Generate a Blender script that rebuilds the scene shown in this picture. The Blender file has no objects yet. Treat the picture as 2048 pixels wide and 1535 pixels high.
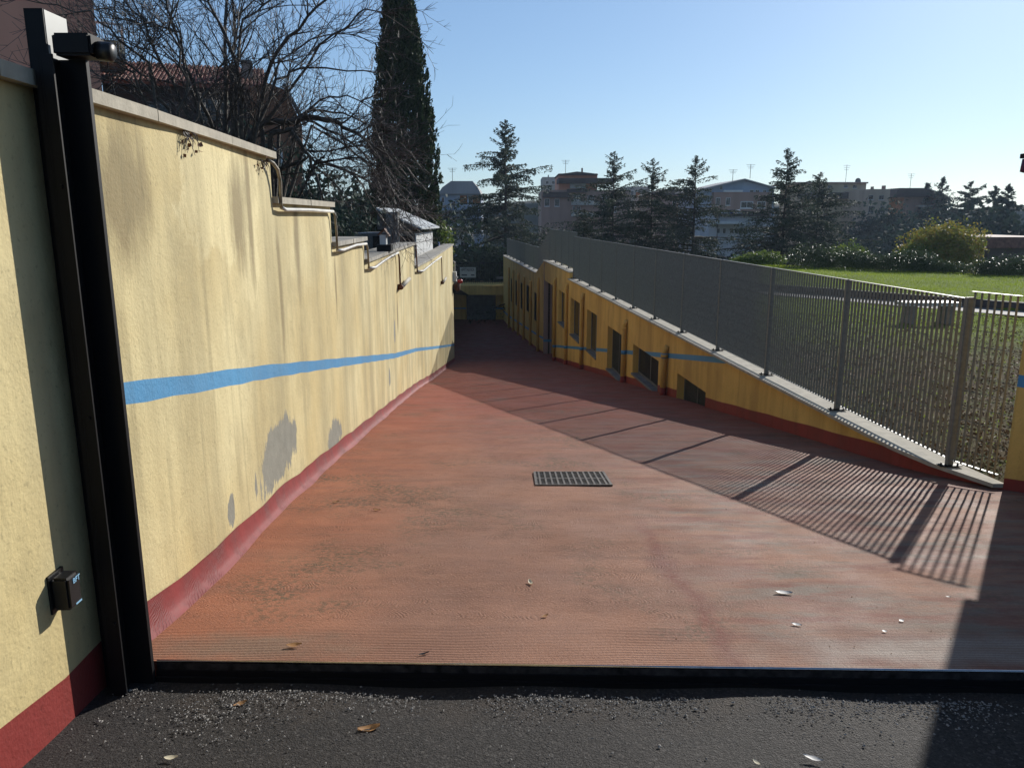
import bpy, bmesh, math, random
import numpy as np
from mathutils import Vector, Matrix
sc = bpy.context.scene
col = sc.collection
R = math.radians
rnd = random.Random(7)
nrs = np.random.RandomState(11)

# ------------------------------------------------------------------ camera
F_PX = 1545.0; PITCH = math.atan(333.5 / F_PX)
cd = bpy.data.cameras.new('camera'); cam = bpy.data.objects.new('camera', cd); col.objects.link(cam)
cd.sensor_width = 36; cd.lens = 36 * F_PX / 2048; cd.clip_start = 0.05; cd.clip_end = 6000
cam.location = (0, 0, 0); cam.rotation_euler = (R(90) - PITCH, 0, 0)
sc.camera = cam
# ------------------------------------------------------------------ sky, sun, exposure
SUN_AZ, SUN_EL = R(34.6), R(23.0)          # azimuth from +Y towards +X
w = bpy.data.worlds.new('World'); sc.world = w; w.use_nodes = True
nt = w.node_tree; nt.nodes.clear()
sky = nt.nodes.new('ShaderNodeTexSky'); sky.sky_type = 'NISHITA'; sky.sun_disc = False
sky.sun_elevation = SUN_EL; sky.sun_rotation = SUN_AZ; sky.air_density = 1.0; sky.dust_density = 0.3; sky.ozone_density = 2.0
bg = nt.nodes.new('ShaderNodeBackground'); bg.inputs[1].default_value = 0.056
wo = nt.nodes.new('ShaderNodeOutputWorld')
tint = nt.nodes.new('ShaderNodeMix'); tint.data_type = 'RGBA'; tint.blend_type = 'MULTIPLY'; tint.inputs[0].default_value = 1; tint.inputs[7].default_value = (1.92, 2.42, 3.05, 1)
gm = nt.nodes.new('ShaderNodeGamma'); gm.inputs[1].default_value = 0.70; nt.links.new(sky.outputs[0], gm.inputs[0]); nt.links.new(gm.outputs[0], tint.inputs[6]); nt.links.new(tint.outputs[2], bg.inputs[0]); nt.links.new(bg.outputs[0], wo.inputs[0])
sd = Vector((math.sin(SUN_AZ) * math.cos(SUN_EL), math.cos(SUN_AZ) * math.cos(SUN_EL), math.sin(SUN_EL)))
sl = bpy.data.lights.new('sun', 'SUN'); sl.energy = 5.0; sl.angle = R(0.55); sl.color = (1.0, 0.955, 0.88)
so = bpy.data.objects.new('sun', sl); col.objects.link(so); so.rotation_euler = sd.to_track_quat('Z', 'Y').to_euler()
so.location = (20, 30, 40)
sc.view_settings.view_transform = 'Standard'; sc.view_settings.look = 'None'
sc.view_settings.gamma = 1; sc.view_settings.use_curve_mapping = False
sc.view_settings.exposure = 0.22
sc.cycles.max_bounces = 6; sc.cycles.transparent_max_bounces = 8

# ------------------------------------------------------------------ helpers
CP, SP = math.cos(PITCH), math.sin(PITCH)
def at(px, py, Y):                         # a point of the place seen at (px,py) that stands Y metres away
    u = (px - 1024) / F_PX; v = -(py - 767.5) / F_PX
    d = Vector((u, CP + v * SP, -SP + v * CP)); return d * (Y / d.y)
def lerp_tab(t, x):
    if x <= t[0][0]: return t[0][1] + (x - t[0][0]) * (t[1][1] - t[0][1]) / (t[1][0] - t[0][0])
    for (a, va), (b, vb) in zip(t, t[1:]):
        if x <= b: return va + (x - a) / (b - a) * (vb - va)
    return t[-1][1]
FT = [(-3, -0.936), (2.8, -1.76), (33, -6.05), (37, -6.4), (52, -7.3), (57.2, -7.46), (60, -7.46)]
def Fz(y): return lerp_tab(FT, y)
LP = [(0.2, -1.50), (2.54, -1.60), (4, -1.64), (5.6, -1.77), (8.4, -1.88), (13.6, -2.06), (17.2, -2.16), (20.5, -2.16), (31.7, -2.40)]
def Lx(y): return lerp_tab(LP, y)
def Rx(y):
    if y < 7.25: return lerp_tab([(6.17, 4.13), (6.75, 3.90), (7.25, 3.793)], y)
    return 3.6827 - (y - 8.64) * 0.07972
def FX(y): return 3.9263 - (y - 6.6257) * 0.0769      # fence line
CX = lambda y: lerp_tab([(36, 1.47), (52, -0.2), (56, -0.62)], y)

def tag(o, label=None, cat=None, group=None, kind=None):
    if label: o['label'] = label
    if cat: o['category'] = cat
    if group: o['group'] = group
    if kind: o['kind'] = kind
    return o
def empty(name, loc=(0, 0, 0), label=None, cat=None, group=None, rz=0):
    o = bpy.data.objects.new(name, None); col.objects.link(o); o.location = loc; o.rotation_euler.z = rz
    o.empty_display_size = 0.2
    return tag(o, label, cat, group)
def link(name, me, parent=None, world=True):
    o = bpy.data.objects.new(name, me); col.objects.link(o)
    if parent is not None:
        o.parent = parent
        if world:                          # mesh was made in world coordinates
            L = Vector((0, 0, 0)); p = parent
            while p is not None: L += p.location; p = p.parent
            o.location = -L
    return o
class MB:
    def __init__(s): s.v = []; s.f = []; s.m = []
    def add(s, vs, fs, mi=0):
        k = len(s.v); s.v += [tuple(p) for p in vs]; s.f += [tuple(k + i for i in f) for f in fs]; s.m += [mi] * len(fs)
    def box(s, x0, x1, y0, y1, z0, z1, mi=0):
        s.add([(x0, y0, z0), (x1, y0, z0), (x1, y1, z0), (x0, y1, z0), (x0, y0, z1), (x1, y0, z1), (x1, y1, z1), (x0, y1, z1)],
              [(0, 3, 2, 1), (4, 5, 6, 7), (0, 1, 5, 4), (1, 2, 6, 5), (2, 3, 7, 6), (3, 0, 4, 7)], mi)
    def prism(s, lo, hi, mi=0):            # two rings of equal count (bottom, top)
        n = len(lo); s.add(list(lo) + list(hi), [tuple(range(n - 1, -1, -1)), tuple(range(n, 2 * n))] + [(i, (i + 1) % n, n + (i + 1) % n, n + i) for i in range(n)], mi)
    def beam(s, a, b, wd, dp, up=(0, 0, 1), mi=0):
        a = Vector(a); b = Vector(b); d = (b - a).normalized(); u = Vector(up)
        r = d.cross(u); r = r.normalized() if r.length > 1e-5 else Vector((1, 0, 0)); u = r.cross(d)
        c = [r * wd / 2 + u * dp / 2, -r * wd / 2 + u * dp / 2, -r * wd / 2 - u * dp / 2, r * wd / 2 - u * dp / 2]
        s.prism([a + q for q in c], [b + q for q in c], mi)
    def tube(s, pts, rad, n=8, mi=0, cap=True):
        pts = [Vector(p) for p in pts]; k = len(s.v)
        rads = rad if isinstance(rad, (list, tuple)) else [rad] * len(pts)
        for i, p in enumerate(pts):
            d = (pts[min(i + 1, len(pts) - 1)] - pts[max(i - 1, 0)]).normalized()
            r = d.cross(Vector((0.13, 0.21, 0.97))); r = r.normalized() if r.length > 1e-4 else Vector((1, 0, 0)); u = d.cross(r)
            for j in range(n):
                a = 2 * math.pi * j / n; s.v.append(tuple(p + (r * math.cos(a) + u * math.sin(a)) * rads[i]))
        for i in range(len(pts) - 1):
            for j in range(n):
                s.f.append((k + i * n + j, k + i * n + (j + 1) % n, k + (i + 1) * n + (j + 1) % n, k + (i + 1) * n + j)); s.m.append(mi)
        if cap:
            s.f.append(tuple(k + j for j in range(n))[::-1]); s.m.append(mi)
            q = k + (len(pts) - 1) * n; s.f.append(tuple(q + j for j in range(n))); s.m.append(mi)
    def mesh(s, name, mats, smooth=False):
        me = bpy.data.meshes.new(name); me.from_pydata(s.v, [], s.f)
        if not isinstance(mats, (list, tuple)): mats = [mats]
        for m in mats: me.materials.append(m)
        if len(mats) > 1: me.polygons.foreach_set('material_index', s.m)
        if smooth: me.polygons.foreach_set('use_smooth', [True] * len(me.polygons))
        bm = bmesh.new(); bm.from_mesh(me); bmesh.ops.recalc_face_normals(bm, faces=bm.faces); bm.to_mesh(me); bm.free()
        me.update(); return me
    def build(s, name, mats, parent=None, smooth=False): return link(name, s.mesh(name, mats, smooth), parent)

# ------------------------------------------------------------------ materials
def new_mat(name):
    m = bpy.data.materials.new(name); m.use_nodes = True; n = m.node_tree
    for x in list(n.nodes): n.nodes.remove(x)
    out = n.nodes.new('ShaderNodeOutputMaterial'); b = n.nodes.new('ShaderNodeBsdfPrincipled')
    n.links.new(b.outputs[0], out.inputs[0]); return m, n, b
class NG:
    def __init__(s, n): s.n = n; s.pos = n.nodes.new('ShaderNodeNewGeometry').outputs['Position']
    def map(s, scale, loc=(0, 0, 0), rot=(0, 0, 0)):
        m = s.n.nodes.new('ShaderNodeMapping'); m.inputs['Scale'].default_value = scale; m.inputs['Location'].default_value = loc; m.inputs['Rotation'].default_value = rot
        s.n.links.new(s.pos, m.inputs[0]); return m.outputs[0]
    def noise(s, scale=1, detail=4, rough=0.55, vec=None, dist=0):
        t = s.n.nodes.new('ShaderNodeTexNoise'); t.inputs['Scale'].default_value = scale; t.inputs['Detail'].default_value = detail
        t.inputs['Roughness'].default_value = rough; t.inputs['Distortion'].default_value = dist
        s.n.links.new(vec if vec is not None else s.pos, t.inputs['Vector']); return t.outputs[0]
    def vor(s, scale, vec=None, out='Distance'):
        t = s.n.nodes.new('ShaderNodeTexVoronoi'); t.inputs['Scale'].default_value = scale
        s.n.links.new(vec if vec is not None else s.pos, t.inputs['Vector']); return t.outputs[out]
    def wave(s, scale, dist, vec, detail=2, dscale=1.0):
        t = s.n.nodes.new('ShaderNodeTexWave'); t.bands_direction = 'Y'; t.inputs['Scale'].default_value = scale; t.inputs['Distortion'].default_value = dist
        t.inputs['Detail'].default_value = detail; t.inputs['Detail Scale'].default_value = dscale
        s.n.links.new(vec, t.inputs['Vector']); return t.outputs['Fac']
    def ramp(s, f, a, b, lo=0.0, hi=1.0):
        t = s.n.nodes.new('ShaderNodeMapRange'); t.clamp = True
        for i, v in zip(('From Min', 'From Max', 'To Min', 'To Max'), (a, b, lo, hi)): t.inputs[i].default_value = v
        s.n.links.new(f, t.inputs[0]); return t.outputs[0]
    def mix(s, f, a, b, mode='MIX'):
        t = s.n.nodes.new('ShaderNodeMix'); t.data_type = 'RGBA'; t.blend_type = mode
        for k, v in ((0, f), (6, a), (7, b)):
            if isinstance(v, (int, float)): t.inputs[k].default_value = v
            elif isinstance(v, tuple): t.inputs[k].default_value = (*v, 1)
            else: s.n.links.new(v, t.inputs[k])
        return t.outputs[2]
    def math(s, op, a, b=None, c=None):
        t = s.n.nodes.new('ShaderNodeMath'); t.operation = op
        for k, v in ((0, a), (1, b), (2, c)):
            if v is None: continue
            if isinstance(v, (int, float)): t.inputs[k].default_value = v
            else: s.n.links.new(v, t.inputs[k])
        return t.outputs[0]
    def bump(s, h, strength, dist=0.01, prev=None):
        t = s.n.nodes.new('ShaderNodeBump'); t.inputs['Strength'].default_value = strength; t.inputs['Distance'].default_value = dist
        s.n.links.new(h, t.inputs['Height'])
        if prev is not None: s.n.links.new(prev, t.inputs['Normal'])
        return t.outputs[0]
    def sep(s):
        t = s.n.nodes.new('ShaderNodeSeparateXYZ'); s.n.links.new(s.pos, t.inputs[0]); return t.outputs
    def blob(s, cy, cz, ry, rz, soft, noise_out, namp, ax=('Y', 'Z')):      # irregular patch at a fixed place of the surface
        o = s.sep(); dy = s.math('MULTIPLY', s.math('SUBTRACT', o[ax[0]], cy), 1 / ry); dz = s.math('MULTIPLY', s.math('SUBTRACT', o[ax[1]], cz), 1 / rz)
        d = s.math('SQRT', s.math('ADD', s.math('MULTIPLY', dy, dy), s.math('MULTIPLY', dz, dz)))
        d = s.math('ADD', d, s.math('MULTIPLY', s.math('SUBTRACT', noise_out, 0.5), namp))
        return s.ramp(d, 1 - soft, 1 + soft, 1, 0)
def simple(name, c, rough=0.7, metal=0, var=0.15, vs=3.0, bump=0, bs=40, spec=0.3, streak=False):
    c = tuple(x * 0.82 for x in c)
    m, n, b = new_mat(name); g = NG(n)
    vec = g.map((1, 1, 0.15)) if streak else None
    f = g.noise(vs, 5, 0.6, vec)
    c2 = tuple(max(0, x * (1 - 2.2 * var)) for x in c); c1 = tuple(min(1, x * (1 + var)) for x in c)
    n.links.new(g.mix(g.ramp(f, 0.3, 0.7), c1, c2), b.inputs['Base Color'])
    b.inputs['Roughness'].default_value = rough; b.inputs['Metallic'].default_value = metal; b.inputs['Specular IOR Level'].default_value = spec
    if bump: n.links.new(g.bump(g.noise(bs, 4), bump, 0.01), b.inputs['Normal'])
    return m
def wall_paint(name, c_light, c_mid, c_dirt, patches=(), light=(), drips=(), streaks=1.0, red=False, rough=0.85):
    c_light, c_mid, c_dirt = [tuple(x * 0.80 for x in c) for c in (c_light, c_mid, c_dirt)]
    m, n, b = new_mat(name); g = NG(n)
    big = g.noise(0.9, 3, 0.5); base = g.mix(g.ramp(big, 0.35, 0.65), c_light, c_mid)
    nz = g.noise(7, 5, 0.65)
    for (cy, cz, ry, rz) in light: base = g.mix(g.math('MULTIPLY', g.blob(cy, cz, ry, rz, 0.08, g.noise(3.5, 5, 0.65), 1.6), 0.75), base, tuple(min(1, x * 1.12) for x in c_light))
    bl = g.noise(2.1, 6, 0.7, g.map((1, 1, 0.75), (2, 5, 1))); base = g.mix(g.math('MULTIPLY', g.ramp(bl, 0.50, 0.66), 0.50 * streaks), base, tuple(x * 0.9 for x in c_dirt))
    for (cy, cz, ry, rz) in drips: base = g.mix(g.math('MULTIPLY', g.blob(cy, cz, ry, rz, 0.45, g.noise(1, 5, 0.7, g.map((7, 7, 1.6))), 2.2), 0.75), base, (0.17, 0.125, 0.06))
    st = g.noise(1, 4, 0.6, g.map((5, 2.6, 0.25))); st2 = g.noise(1, 3, 0.6, g.map((14, 9, 0.45), (3, 1, 2)))
    k = g.math('MULTIPLY', g.ramp(st, 0.46, 0.72), streaks)
    wide = g.noise(1, 4, 0.6, g.map((1.6, 1.3, 0.22), (9, 4, 1))); base = g.mix(g.math('MULTIPLY', g.ramp(wide, 0.48, 0.66), 0.55 * streaks), base, c_dirt)
    base = g.mix(k, base, c_dirt)
    k2 = g.math('MULTIPLY', g.ramp(st2, 0.58, 0.74), 0.55 * streaks); base = g.mix(k2, base, tuple(x * 0.62 for x in c_dirt))
    sp = g.noise(45, 2, 0.6); base = g.mix(g.ramp(sp, 0.60, 0.75, 0, 0.35 * min(1, streaks + .3)), base, tuple(x * 0.5 for x in c_dirt))
    for (cy, cz, ry, rz) in patches:
        pc = g.mix(g.noise(9, 4), (0.17, 0.165, 0.135), (0.28, 0.27, 0.22))
        base = g.mix(g.blob(cy, cz, ry, rz, 0.05, g.noise(1, 5, 0.7, g.map((9, 9, 3.0))), 1.9), base, pc)
    n.links.new(base, b.inputs['Base Color']); b.inputs['Roughness'].default_value = rough; b.inputs['Specular IOR Level'].default_value = 0.25
    h = g.math('ADD', g.math('MULTIPLY', g.noise(55, 4, 0.6), 0.5), g.math('MULTIPLY', g.noise(6, 4, 0.5), 1.2))
    n.links.new(g.bump(h, 0.55, 0.012), b.inputs['Normal'])
    return m
M = {}
M['yel'] = wall_paint('yellow_render', (0.80, 0.69, 0.385), (0.68, 0.545, 0.265), (0.37, 0.31, 0.17),
    patches=((5.62, -1.73, 0.58, 0.22), (7.80, -2.25, 0.38, 0.17), (4.32, -1.70, 0.07, 0.10), (12.5, -2.6, 0.10, 0.16), (13.4, -1.95, 0.10, 0.2)), light=((4.7, 0.12, 0.8, 0.36), (5.2, -0.25, 0.22, 0.35)), drips=((5.98, -0.55, 0.05, 0.55), (4.95, 0.02, 0.16, 0.30), (8.25, -0.65, 0.05, 0.3), (13.9, -1.7, 0.1, 0.3), (5.25, 0.0, 0.06, 0.4), (3.3, 0.1, 0.25, 0.25), (6.6, -0.1, 0.09, 0.5)), streaks=0.68)
M['yelR'] = wall_paint('ochre_render', (0.88, 0.58, 0.17), (0.80, 0.51, 0.14), (0.34, 0.19, 0.06), streaks=0.45)
M['redband'] = wall_paint('red_band_paint', (0.33, 0.050, 0.040), (0.28, 0.042, 0.036), (0.16, 0.04, 0.03), streaks=0.5, rough=0.6)
M['blue'] = wall_paint('blue_stripe_paint', (0.10, 0.34, 0.60), (0.09, 0.29, 0.52), (0.13, 0.25, 0.36), streaks=0.3, rough=0.6)
M['pinkish'] = wall_paint('mauve_render', (0.42, 0.34, 0.33), (0.38, 0.31, 0.3), (0.25, 0.2, 0.18), streaks=0.3)
# red fillet at the foot of the left wall (combed wet-look paint)
m, n, b = new_mat('red_fillet_paint'); g = NG(n)
n.links.new(g.mix(g.ramp(g.noise(4, 5), 0.35, 0.7), (0.22, 0.034, 0.032), (0.14, 0.030, 0.028)), b.inputs['Base Color'])
b.inputs['Roughness'].default_value = 0.62; b.inputs['Specular IOR Level'].default_value = 0.2
h = g.math('ADD', g.math('MULTIPLY', g.wave(30, 9, g.map((0.6, 0.35, 1.0), rot=(0.9, 0, 0)), 3, 1.0), g.ramp(g.noise(4, 3), .45, .65)), g.math('MULTIPLY', g.noise(12, 5), 1.6))
n.links.new(g.bump(h, 0.45, 0.006), b.inputs['Normal']); M['fillet'] = m
# ramp paint
m, n, b = new_mat('ramp_paint'); g = NG(n); o = g.sep()
base = g.mix(g.ramp(g.noise(0.8, 4, 0.6), 0.35, 0.65), (0.335, 0.168, 0.104), (0.240, 0.124, 0.084))
xm = g.math('ADD', o['X'], g.math('MULTIPLY', g.math('SUBTRACT', g.noise(0.9, 4), 0.5), 1.3))
base = g.mix(g.ramp(xm, -0.35, -1.7, 0, 0.75), base, (0.40, 0.135, 0.062))                      # fresher orange along the left wall
worn = g.noise(1, 6, 0.7, g.map((1.1, 3.2, 1))); 
rt = g.ramp(xm, 0.7, 1.3)
base = g.mix(g.math('MULTIPLY', g.ramp(worn, 0.46, 0.60), rt), base, (0.20, 0.155, 0.12))        # worn to the screed on the right
base = g.mix(g.math('MULTIPLY', g.ramp(g.noise(1, 5, 0.7, g.map((1.4, 5, 1), (4, 2, 0))), 0.47, 0.60), g.math('MULTIPLY', rt, 0.85)), base, (0.20, 0.072, 0.050))
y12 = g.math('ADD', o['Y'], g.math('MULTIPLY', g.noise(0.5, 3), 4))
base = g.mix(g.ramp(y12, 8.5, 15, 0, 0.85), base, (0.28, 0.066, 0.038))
base = g.mix(g.ramp(y12, 20, 30, 0, 0.6), base, (0.15, 0.038, 0.028))  # deeper red far down, partly the shade there put into the colour
lf = g.math('ADD', g.math('MULTIPLY', g.ramp(g.noise(1.1, 5, 0.65, g.map((1, 1, 1), (7, 3, 0))), 0.52, 0.66), 0.5), 0)
base = g.mix(g.math('MULTIPLY', g.math('MULTIPLY', lf, 1.9), g.ramp(g.noise(34, 3), 0.44, 0.58)), base, (0.12, 0.085, 0.05))    # dark moss in the pores
base = g.mix(g.math('MULTIPLY', g.blob(-1.12, 2.98, 0.34, 0.12, 0.6, g.noise(7, 5), 2.2, ('X', 'Y')), 0.7), base, (0.20, 0.155, 0.11))
base = g.mix(g.blob(2.1, 2.95, 0.9, 0.14, 0.4, g.noise(5, 5), 1.1, ('X', 'Y')), base, (0.27, 0.22, 0.18))
# red seam that wanders from the threshold up to the middle of the ramp
sx = g.math('SUBTRACT', o['X'], g.math('ADD', g.math('MULTIPLY', o['Y'], -0.02), g.math('ADD', 0.97, g.math('MULTIPLY', g.math('SUBTRACT', g.noise(1.6, 4, 0.6), 0.5), 0.35))))
sb = g.math('MULTIPLY', g.math('MULTIPLY', g.ramp(g.math('ABSOLUTE', sx), 0.01, 0.085, 0.9, 0), g.ramp(o['Y'], 4.4, 5.6, 1, 0)), g.ramp(g.noise(26, 4, 0.7), 0.40, 0.55, 0.45, 1.0))
base = g.mix(sb, base, (0.19, 0.060, 0.042))
base = g.mix(g.ramp(g.noise(170, 3, 0.7), 0.50, 0.66, 0, 0.55), base, (0.13, 0.065, 0.045))
base = g.mix(g.ramp(g.noise(120, 3, 0.7, g.map((1, 1, 1), (5, 1, 3))), 0.56, 0.70, 0, 0.35), base, (0.42, 0.26, 0.19))
fine = g.wave(34, 3.5, g.map((0.55, 1, 0.2)), 3, 2.2)
base = g.mix(g.math('MULTIPLY', g.ramp(fine, 0.3, 0.0, 0, 0.75), g.ramp(g.noise(1.7, 5, .6, g.map((1, 2.2, 1))), .50, .62)), base, (0.10, 0.05, 0.035))
base = g.mix(g.math('MULTIPLY', g.ramp(g.wave(19, 0.8, g.map((0.10, 1, 0.2)), 3, 1.2), 0.35, 0.05, 0, 0.6), g.ramp(o['Y'], 3.25, 3.15)), base, (0.10, 0.05, 0.035))
base = g.mix(g.ramp(g.noise(1, 4, .6, g.map((0.8, 5, 1), (2, 8, 0))), .52, .68, 0, .45), base, (0.20, 0.105, 0.07))
fy = g.math('SUBTRACT', g.math('FRACT', g.math('ADD', g.math('MULTIPLY', o['Y'], 5.2), g.math('MULTIPLY', g.noise(2.0, 2), 0.5))), 0.5)
ph = g.math('ADD', g.math('ADD', o['X'], g.math('MULTIPLY', g.math('MULTIPLY', fy, fy), 0.30)), g.math('MULTIPLY', g.noise(4.0, 4), 0.22))
arcs = g.math('ADD', g.math('MULTIPLY', g.math('SINE', g.math('MULTIPLY', ph, 285)), 0.5), 0.5)
am = g.math('MULTIPLY', g.math('MULTIPLY', g.math('MULTIPLY', g.ramp(g.noise(2.2, 5, 0.65), 0.44, 0.58), g.ramp(g.noise(9, 3, 0.6), 0.42, 0.58)), g.ramp(o['Y'], 3.18, 3.3)), g.ramp(o['X'], 1.5, 0.8, 0.25, 1))
base = g.mix(g.math('MULTIPLY', g.ramp(arcs, 0.40, 0.05, 0, 0.50), am), base, (0.09, 0.045, 0.03))
n.links.new(base, b.inputs['Base Color'])
rr = g.ramp(g.noise(2.5, 4), 0.3, 0.7, 0.6, 0.85); n.links.new(rr, b.inputs['Roughness']); b.inputs['Specular IOR Level'].default_value = 0.14
swirl = g.wave(26, 9, g.map((1.2, 1, 0.2)), 1, 1.3); straight = g.wave(19, 0.8, g.map((0.10, 1, 0.2)), 3, 1.2)
near = g.ramp(o['Y'], 3.15, 3.3)
mx = n.nodes.new('ShaderNodeMix'); mx.data_type = 'FLOAT'; n.links.new(near, mx.inputs[0]); n.links.new(straight, mx.inputs[2]); n.links.new(swirl, mx.inputs[3])
amp = g.ramp(g.noise(1.3, 4, 0.6), 0.35, 0.6, 0.15, 1)
amp2 = g.math('MULTIPLY', amp, g.ramp(o['X'], 1.2, 0.6, 0.35, 1))
h = g.math('ADD', g.math('ADD', g.math('MULTIPLY', mx.outputs[0], amp2), g.math('MULTIPLY', g.math('MULTIPLY', arcs, am), 0.55)), g.math('MULTIPLY', g.noise(80, 4, 0.75), 1.5))
ripple = g.noise(1, 4, 0.6, g.map((0.9, 6, 1)))
nb = g.bump(h, 0.75, 0.0045); nb = g.bump(ripple, 0.5, 0.012, nb)
n.links.new(nb, b.inputs['Normal']); M['ramp'] = m
# asphalt
m, n, b = new_mat('asphalt'); g = NG(n)
v1 = g.vor(95, None, 'Color'); bw = n.nodes.new('ShaderNodeRGBToBW'); n.links.new(v1, bw.inputs[0])
base = g.mix(g.ramp(bw.outputs[0], 0.3, 0.8), (0.013, 0.0105, 0.010), (0.048, 0.041, 0.038))
base = g.mix(g.ramp(bw.outputs[0], 0.80, 0.86), base, (0.10, 0.09, 0.082))
base = g.mix(g.math('MULTIPLY', g.ramp(g.sep()['Y'], 2.35, 2.6), g.ramp(g.noise(6, 5), .4, .6)), base, (0.05, 0.036, 0.026))
base = g.mix(g.ramp(g.noise(1.5, 4), 0.4, 0.7, 0, 0.5), base, (0.055, 0.045, 0.04))
n.links.new(base, b.inputs['Base Color']); b.inputs['Roughness'].default_value = 0.7; b.inputs['Specular IOR Level'].default_value = 0.3
base = g.mix(g.ramp(g.noise(110, 4, 0.75), 0.52, 0.66, 0, 0.8), base, (0.10, 0.088, 0.08))
base = g.mix(g.ramp(g.noise(75, 3, 0.7, g.map((1, 1, 1), (4, 7, 1))), 0.52, 0.66, 0, 0.7), base, (0.016, 0.014, 0.013))
n.links.new(base, b.inputs['Base Color'])
hh = g.math('ADD', g.math('MULTIPLY', g.ramp(g.vor(120), 0, 0.6, 1, 0), 0.6), g.math('MULTIPLY', g.noise(60, 6, 0.8), 2.4))
n.links.new(g.bump(hh, 1.0, 0.011), b.inputs['Normal']); M['asphalt'] = m
# lawn
m, n, b = new_mat('lawn'); g = NG(n); o = g.sep()
bare = g.mix(g.ramp(g.noise(2.2, 6, 0.7), 0.4, 0.62), (0.115, 0.080, 0.045), (0.075, 0.080, 0.025))
bare = g.mix(g.ramp(g.vor(14), 0.12, 0.25, 0.55, 0), bare, (0.04, 0.03, 0.02))
grass = g.mix(g.ramp(g.noise(1.3, 5, 0.65), 0.3, 0.7), (0.19, 0.25, 0.035), (0.12, 0.165, 0.025))
yy = g.math('ADD', o['Y'], g.math('MULTIPLY', g.noise(0.9, 4), 5)); 
base = g.mix(g.ramp(yy, 15.5, 20), bare, grass)
n.links.new(base, b.inputs['Base Color']); b.inputs['Roughness'].default_value = 0.95; b.inputs['Specular IOR Level'].default_value = 0.056
n.links.new(g.bump(g.noise(16, 6, 0.75), 1.0, 0.05), b.inputs['Normal']); M['lawn'] = m
M['ground'] = simple('far_ground', (0.07, 0.075, 0.04), 0.95, var=0.3, vs=0.05)
M['garden'] = simple('garden_soil', (0.08, 0.07, 0.04), 0.95, var=0.3, vs=1.5)
M['trav'] = simple('travertine', (0.47, 0.425, 0.335), 0.85, var=0.12, vs=9, bump=0.25, bs=60)
M['travD'] = simple('weathered_travertine', (0.42, 0.39, 0.33), 0.8, var=0.22, vs=5, bump=0.3, bs=50)
M['galv'] = simple('galvanised_steel', (0.21, 0.215, 0.20), 0.5, 0.25, var=0.12, vs=30)
M['galvp'] = simple('galvanised_plate', (0.27, 0.27, 0.26), 0.45, 0.3, var=0.1)
M['dsteel'] = simple('dark_painted_steel', (0.006, 0.006, 0.0075), 0.6, 0.0, var=0.2, spec=0.2)
M['brsteel'] = simple('worn_rail_steel', (0.16, 0.15, 0.15), 0.3, 0.8, var=0.3, vs=20)
M['blackp'] = simple('black_plastic', (0.015, 0.015, 0.016), 0.4)
M['pvc'] = simple('white_conduit', (0.62, 0.60, 0.55), 0.5, var=0.12, vs=6)
M['pvcd'] = simple('dirty_conduit', (0.36, 0.31, 0.22), 0.6, var=0.3, vs=12)
M['glass'] = simple('dark_window_glass', (0.018, 0.020, 0.022), 0.12, 0.0, var=0.3, spec=0.5)
M['grille'] = simple('grey_grille_sheet', (0.055, 0.06, 0.055), 0.5, var=0.2)
M['wframe'] = simple('grey_window_frame', (0.16, 0.16, 0.155), 0.5)
M['white'] = simple('white_paint', (0.74, 0.74, 0.72), 0.5, var=0.05)
M['offw'] = simple('off_white_boards', (0.66, 0.67, 0.66), 0.6, var=0.08, streak=True)
M['roofw'] = simple('pale_roofing', (0.50, 0.53, 0.54), 0.6, var=0.08)
M['red'] = simple('red_plastic', (0.55, 0.03, 0.02), 0.35)
M['rust'] = simple('rusty_brown', (0.16, 0.06, 0.03), 0.7)
M['castiron'] = simple('cast_iron', (0.20, 0.165, 0.13), 0.5, 0.3, var=0.25, vs=25)
M['unlit'] = simple('unlit_hollow', (0.015, 0.013, 0.012), 0.9)  # near-black: the shade inside hollows put into the colour
M['bark'] = simple('grey_bark', (0.10, 0.085, 0.07), 0.75, var=0.3, vs=14, bump=0.4, bs=60)
M['twig'] = simple('twig_bark', (0.095, 0.075, 0.065), 0.55, var=0.3, vs=20)
M['dbark'] = simple('dark_bark', (0.06, 0.05, 0.04), 0.9, var=0.3, vs=8)
M['soffit'] = simple('grey_concrete', (0.22, 0.22, 0.21), 0.85, var=0.15, vs=4)
def leafmat(name, c1, c2, rough=0.6, trans=0.35):
    m, n, b = new_mat(name); g = NG(n)
    inf = n.nodes.new('ShaderNodeNewGeometry').outputs['Random Per Island']
    c = g.mix(inf, c1, c2); n.links.new(c, b.inputs['Base Color']); b.inputs['Roughness'].default_value = rough
    b.inputs['Specular IOR Level'].default_value = 0.5 if rough < 0.4 else 0.15
    t = n.nodes.new('ShaderNodeBsdfTranslucent'); n.links.new(g.mix(0.5, c, (0.35, 0.5, 0.05), 'MULTIPLY') if False else c, t.inputs[0])
    mx = n.nodes.new('ShaderNodeMixShader'); mx.inputs[0].default_value = trans
    n.links.new(b.outputs[0], mx.inputs[1]); n.links.new(t.outputs[0], mx.inputs[2])
    out = [x for x in n.nodes if x.type == 'OUTPUT_MATERIAL'][0]; n.links.new(mx.outputs[0], out.inputs[0]); return m
M['cedar'] = leafmat('cedar_needles', (0.030, 0.045, 0.028), (0.055, 0.075, 0.045), 0.7, 0.2)
M['cyp'] = leafmat('cypress_foliage', (0.018, 0.035, 0.016), (0.045, 0.070, 0.025), 0.7, 0.15)
M['far'] = leafmat('far_evergreen', (0.025, 0.045, 0.035), (0.045, 0.070, 0.05), 0.8, 0.15)
M['green'] = leafmat('fresh_leaves', (0.06, 0.11, 0.02), (0.16, 0.20, 0.04), 0.45, 0.4)
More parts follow.
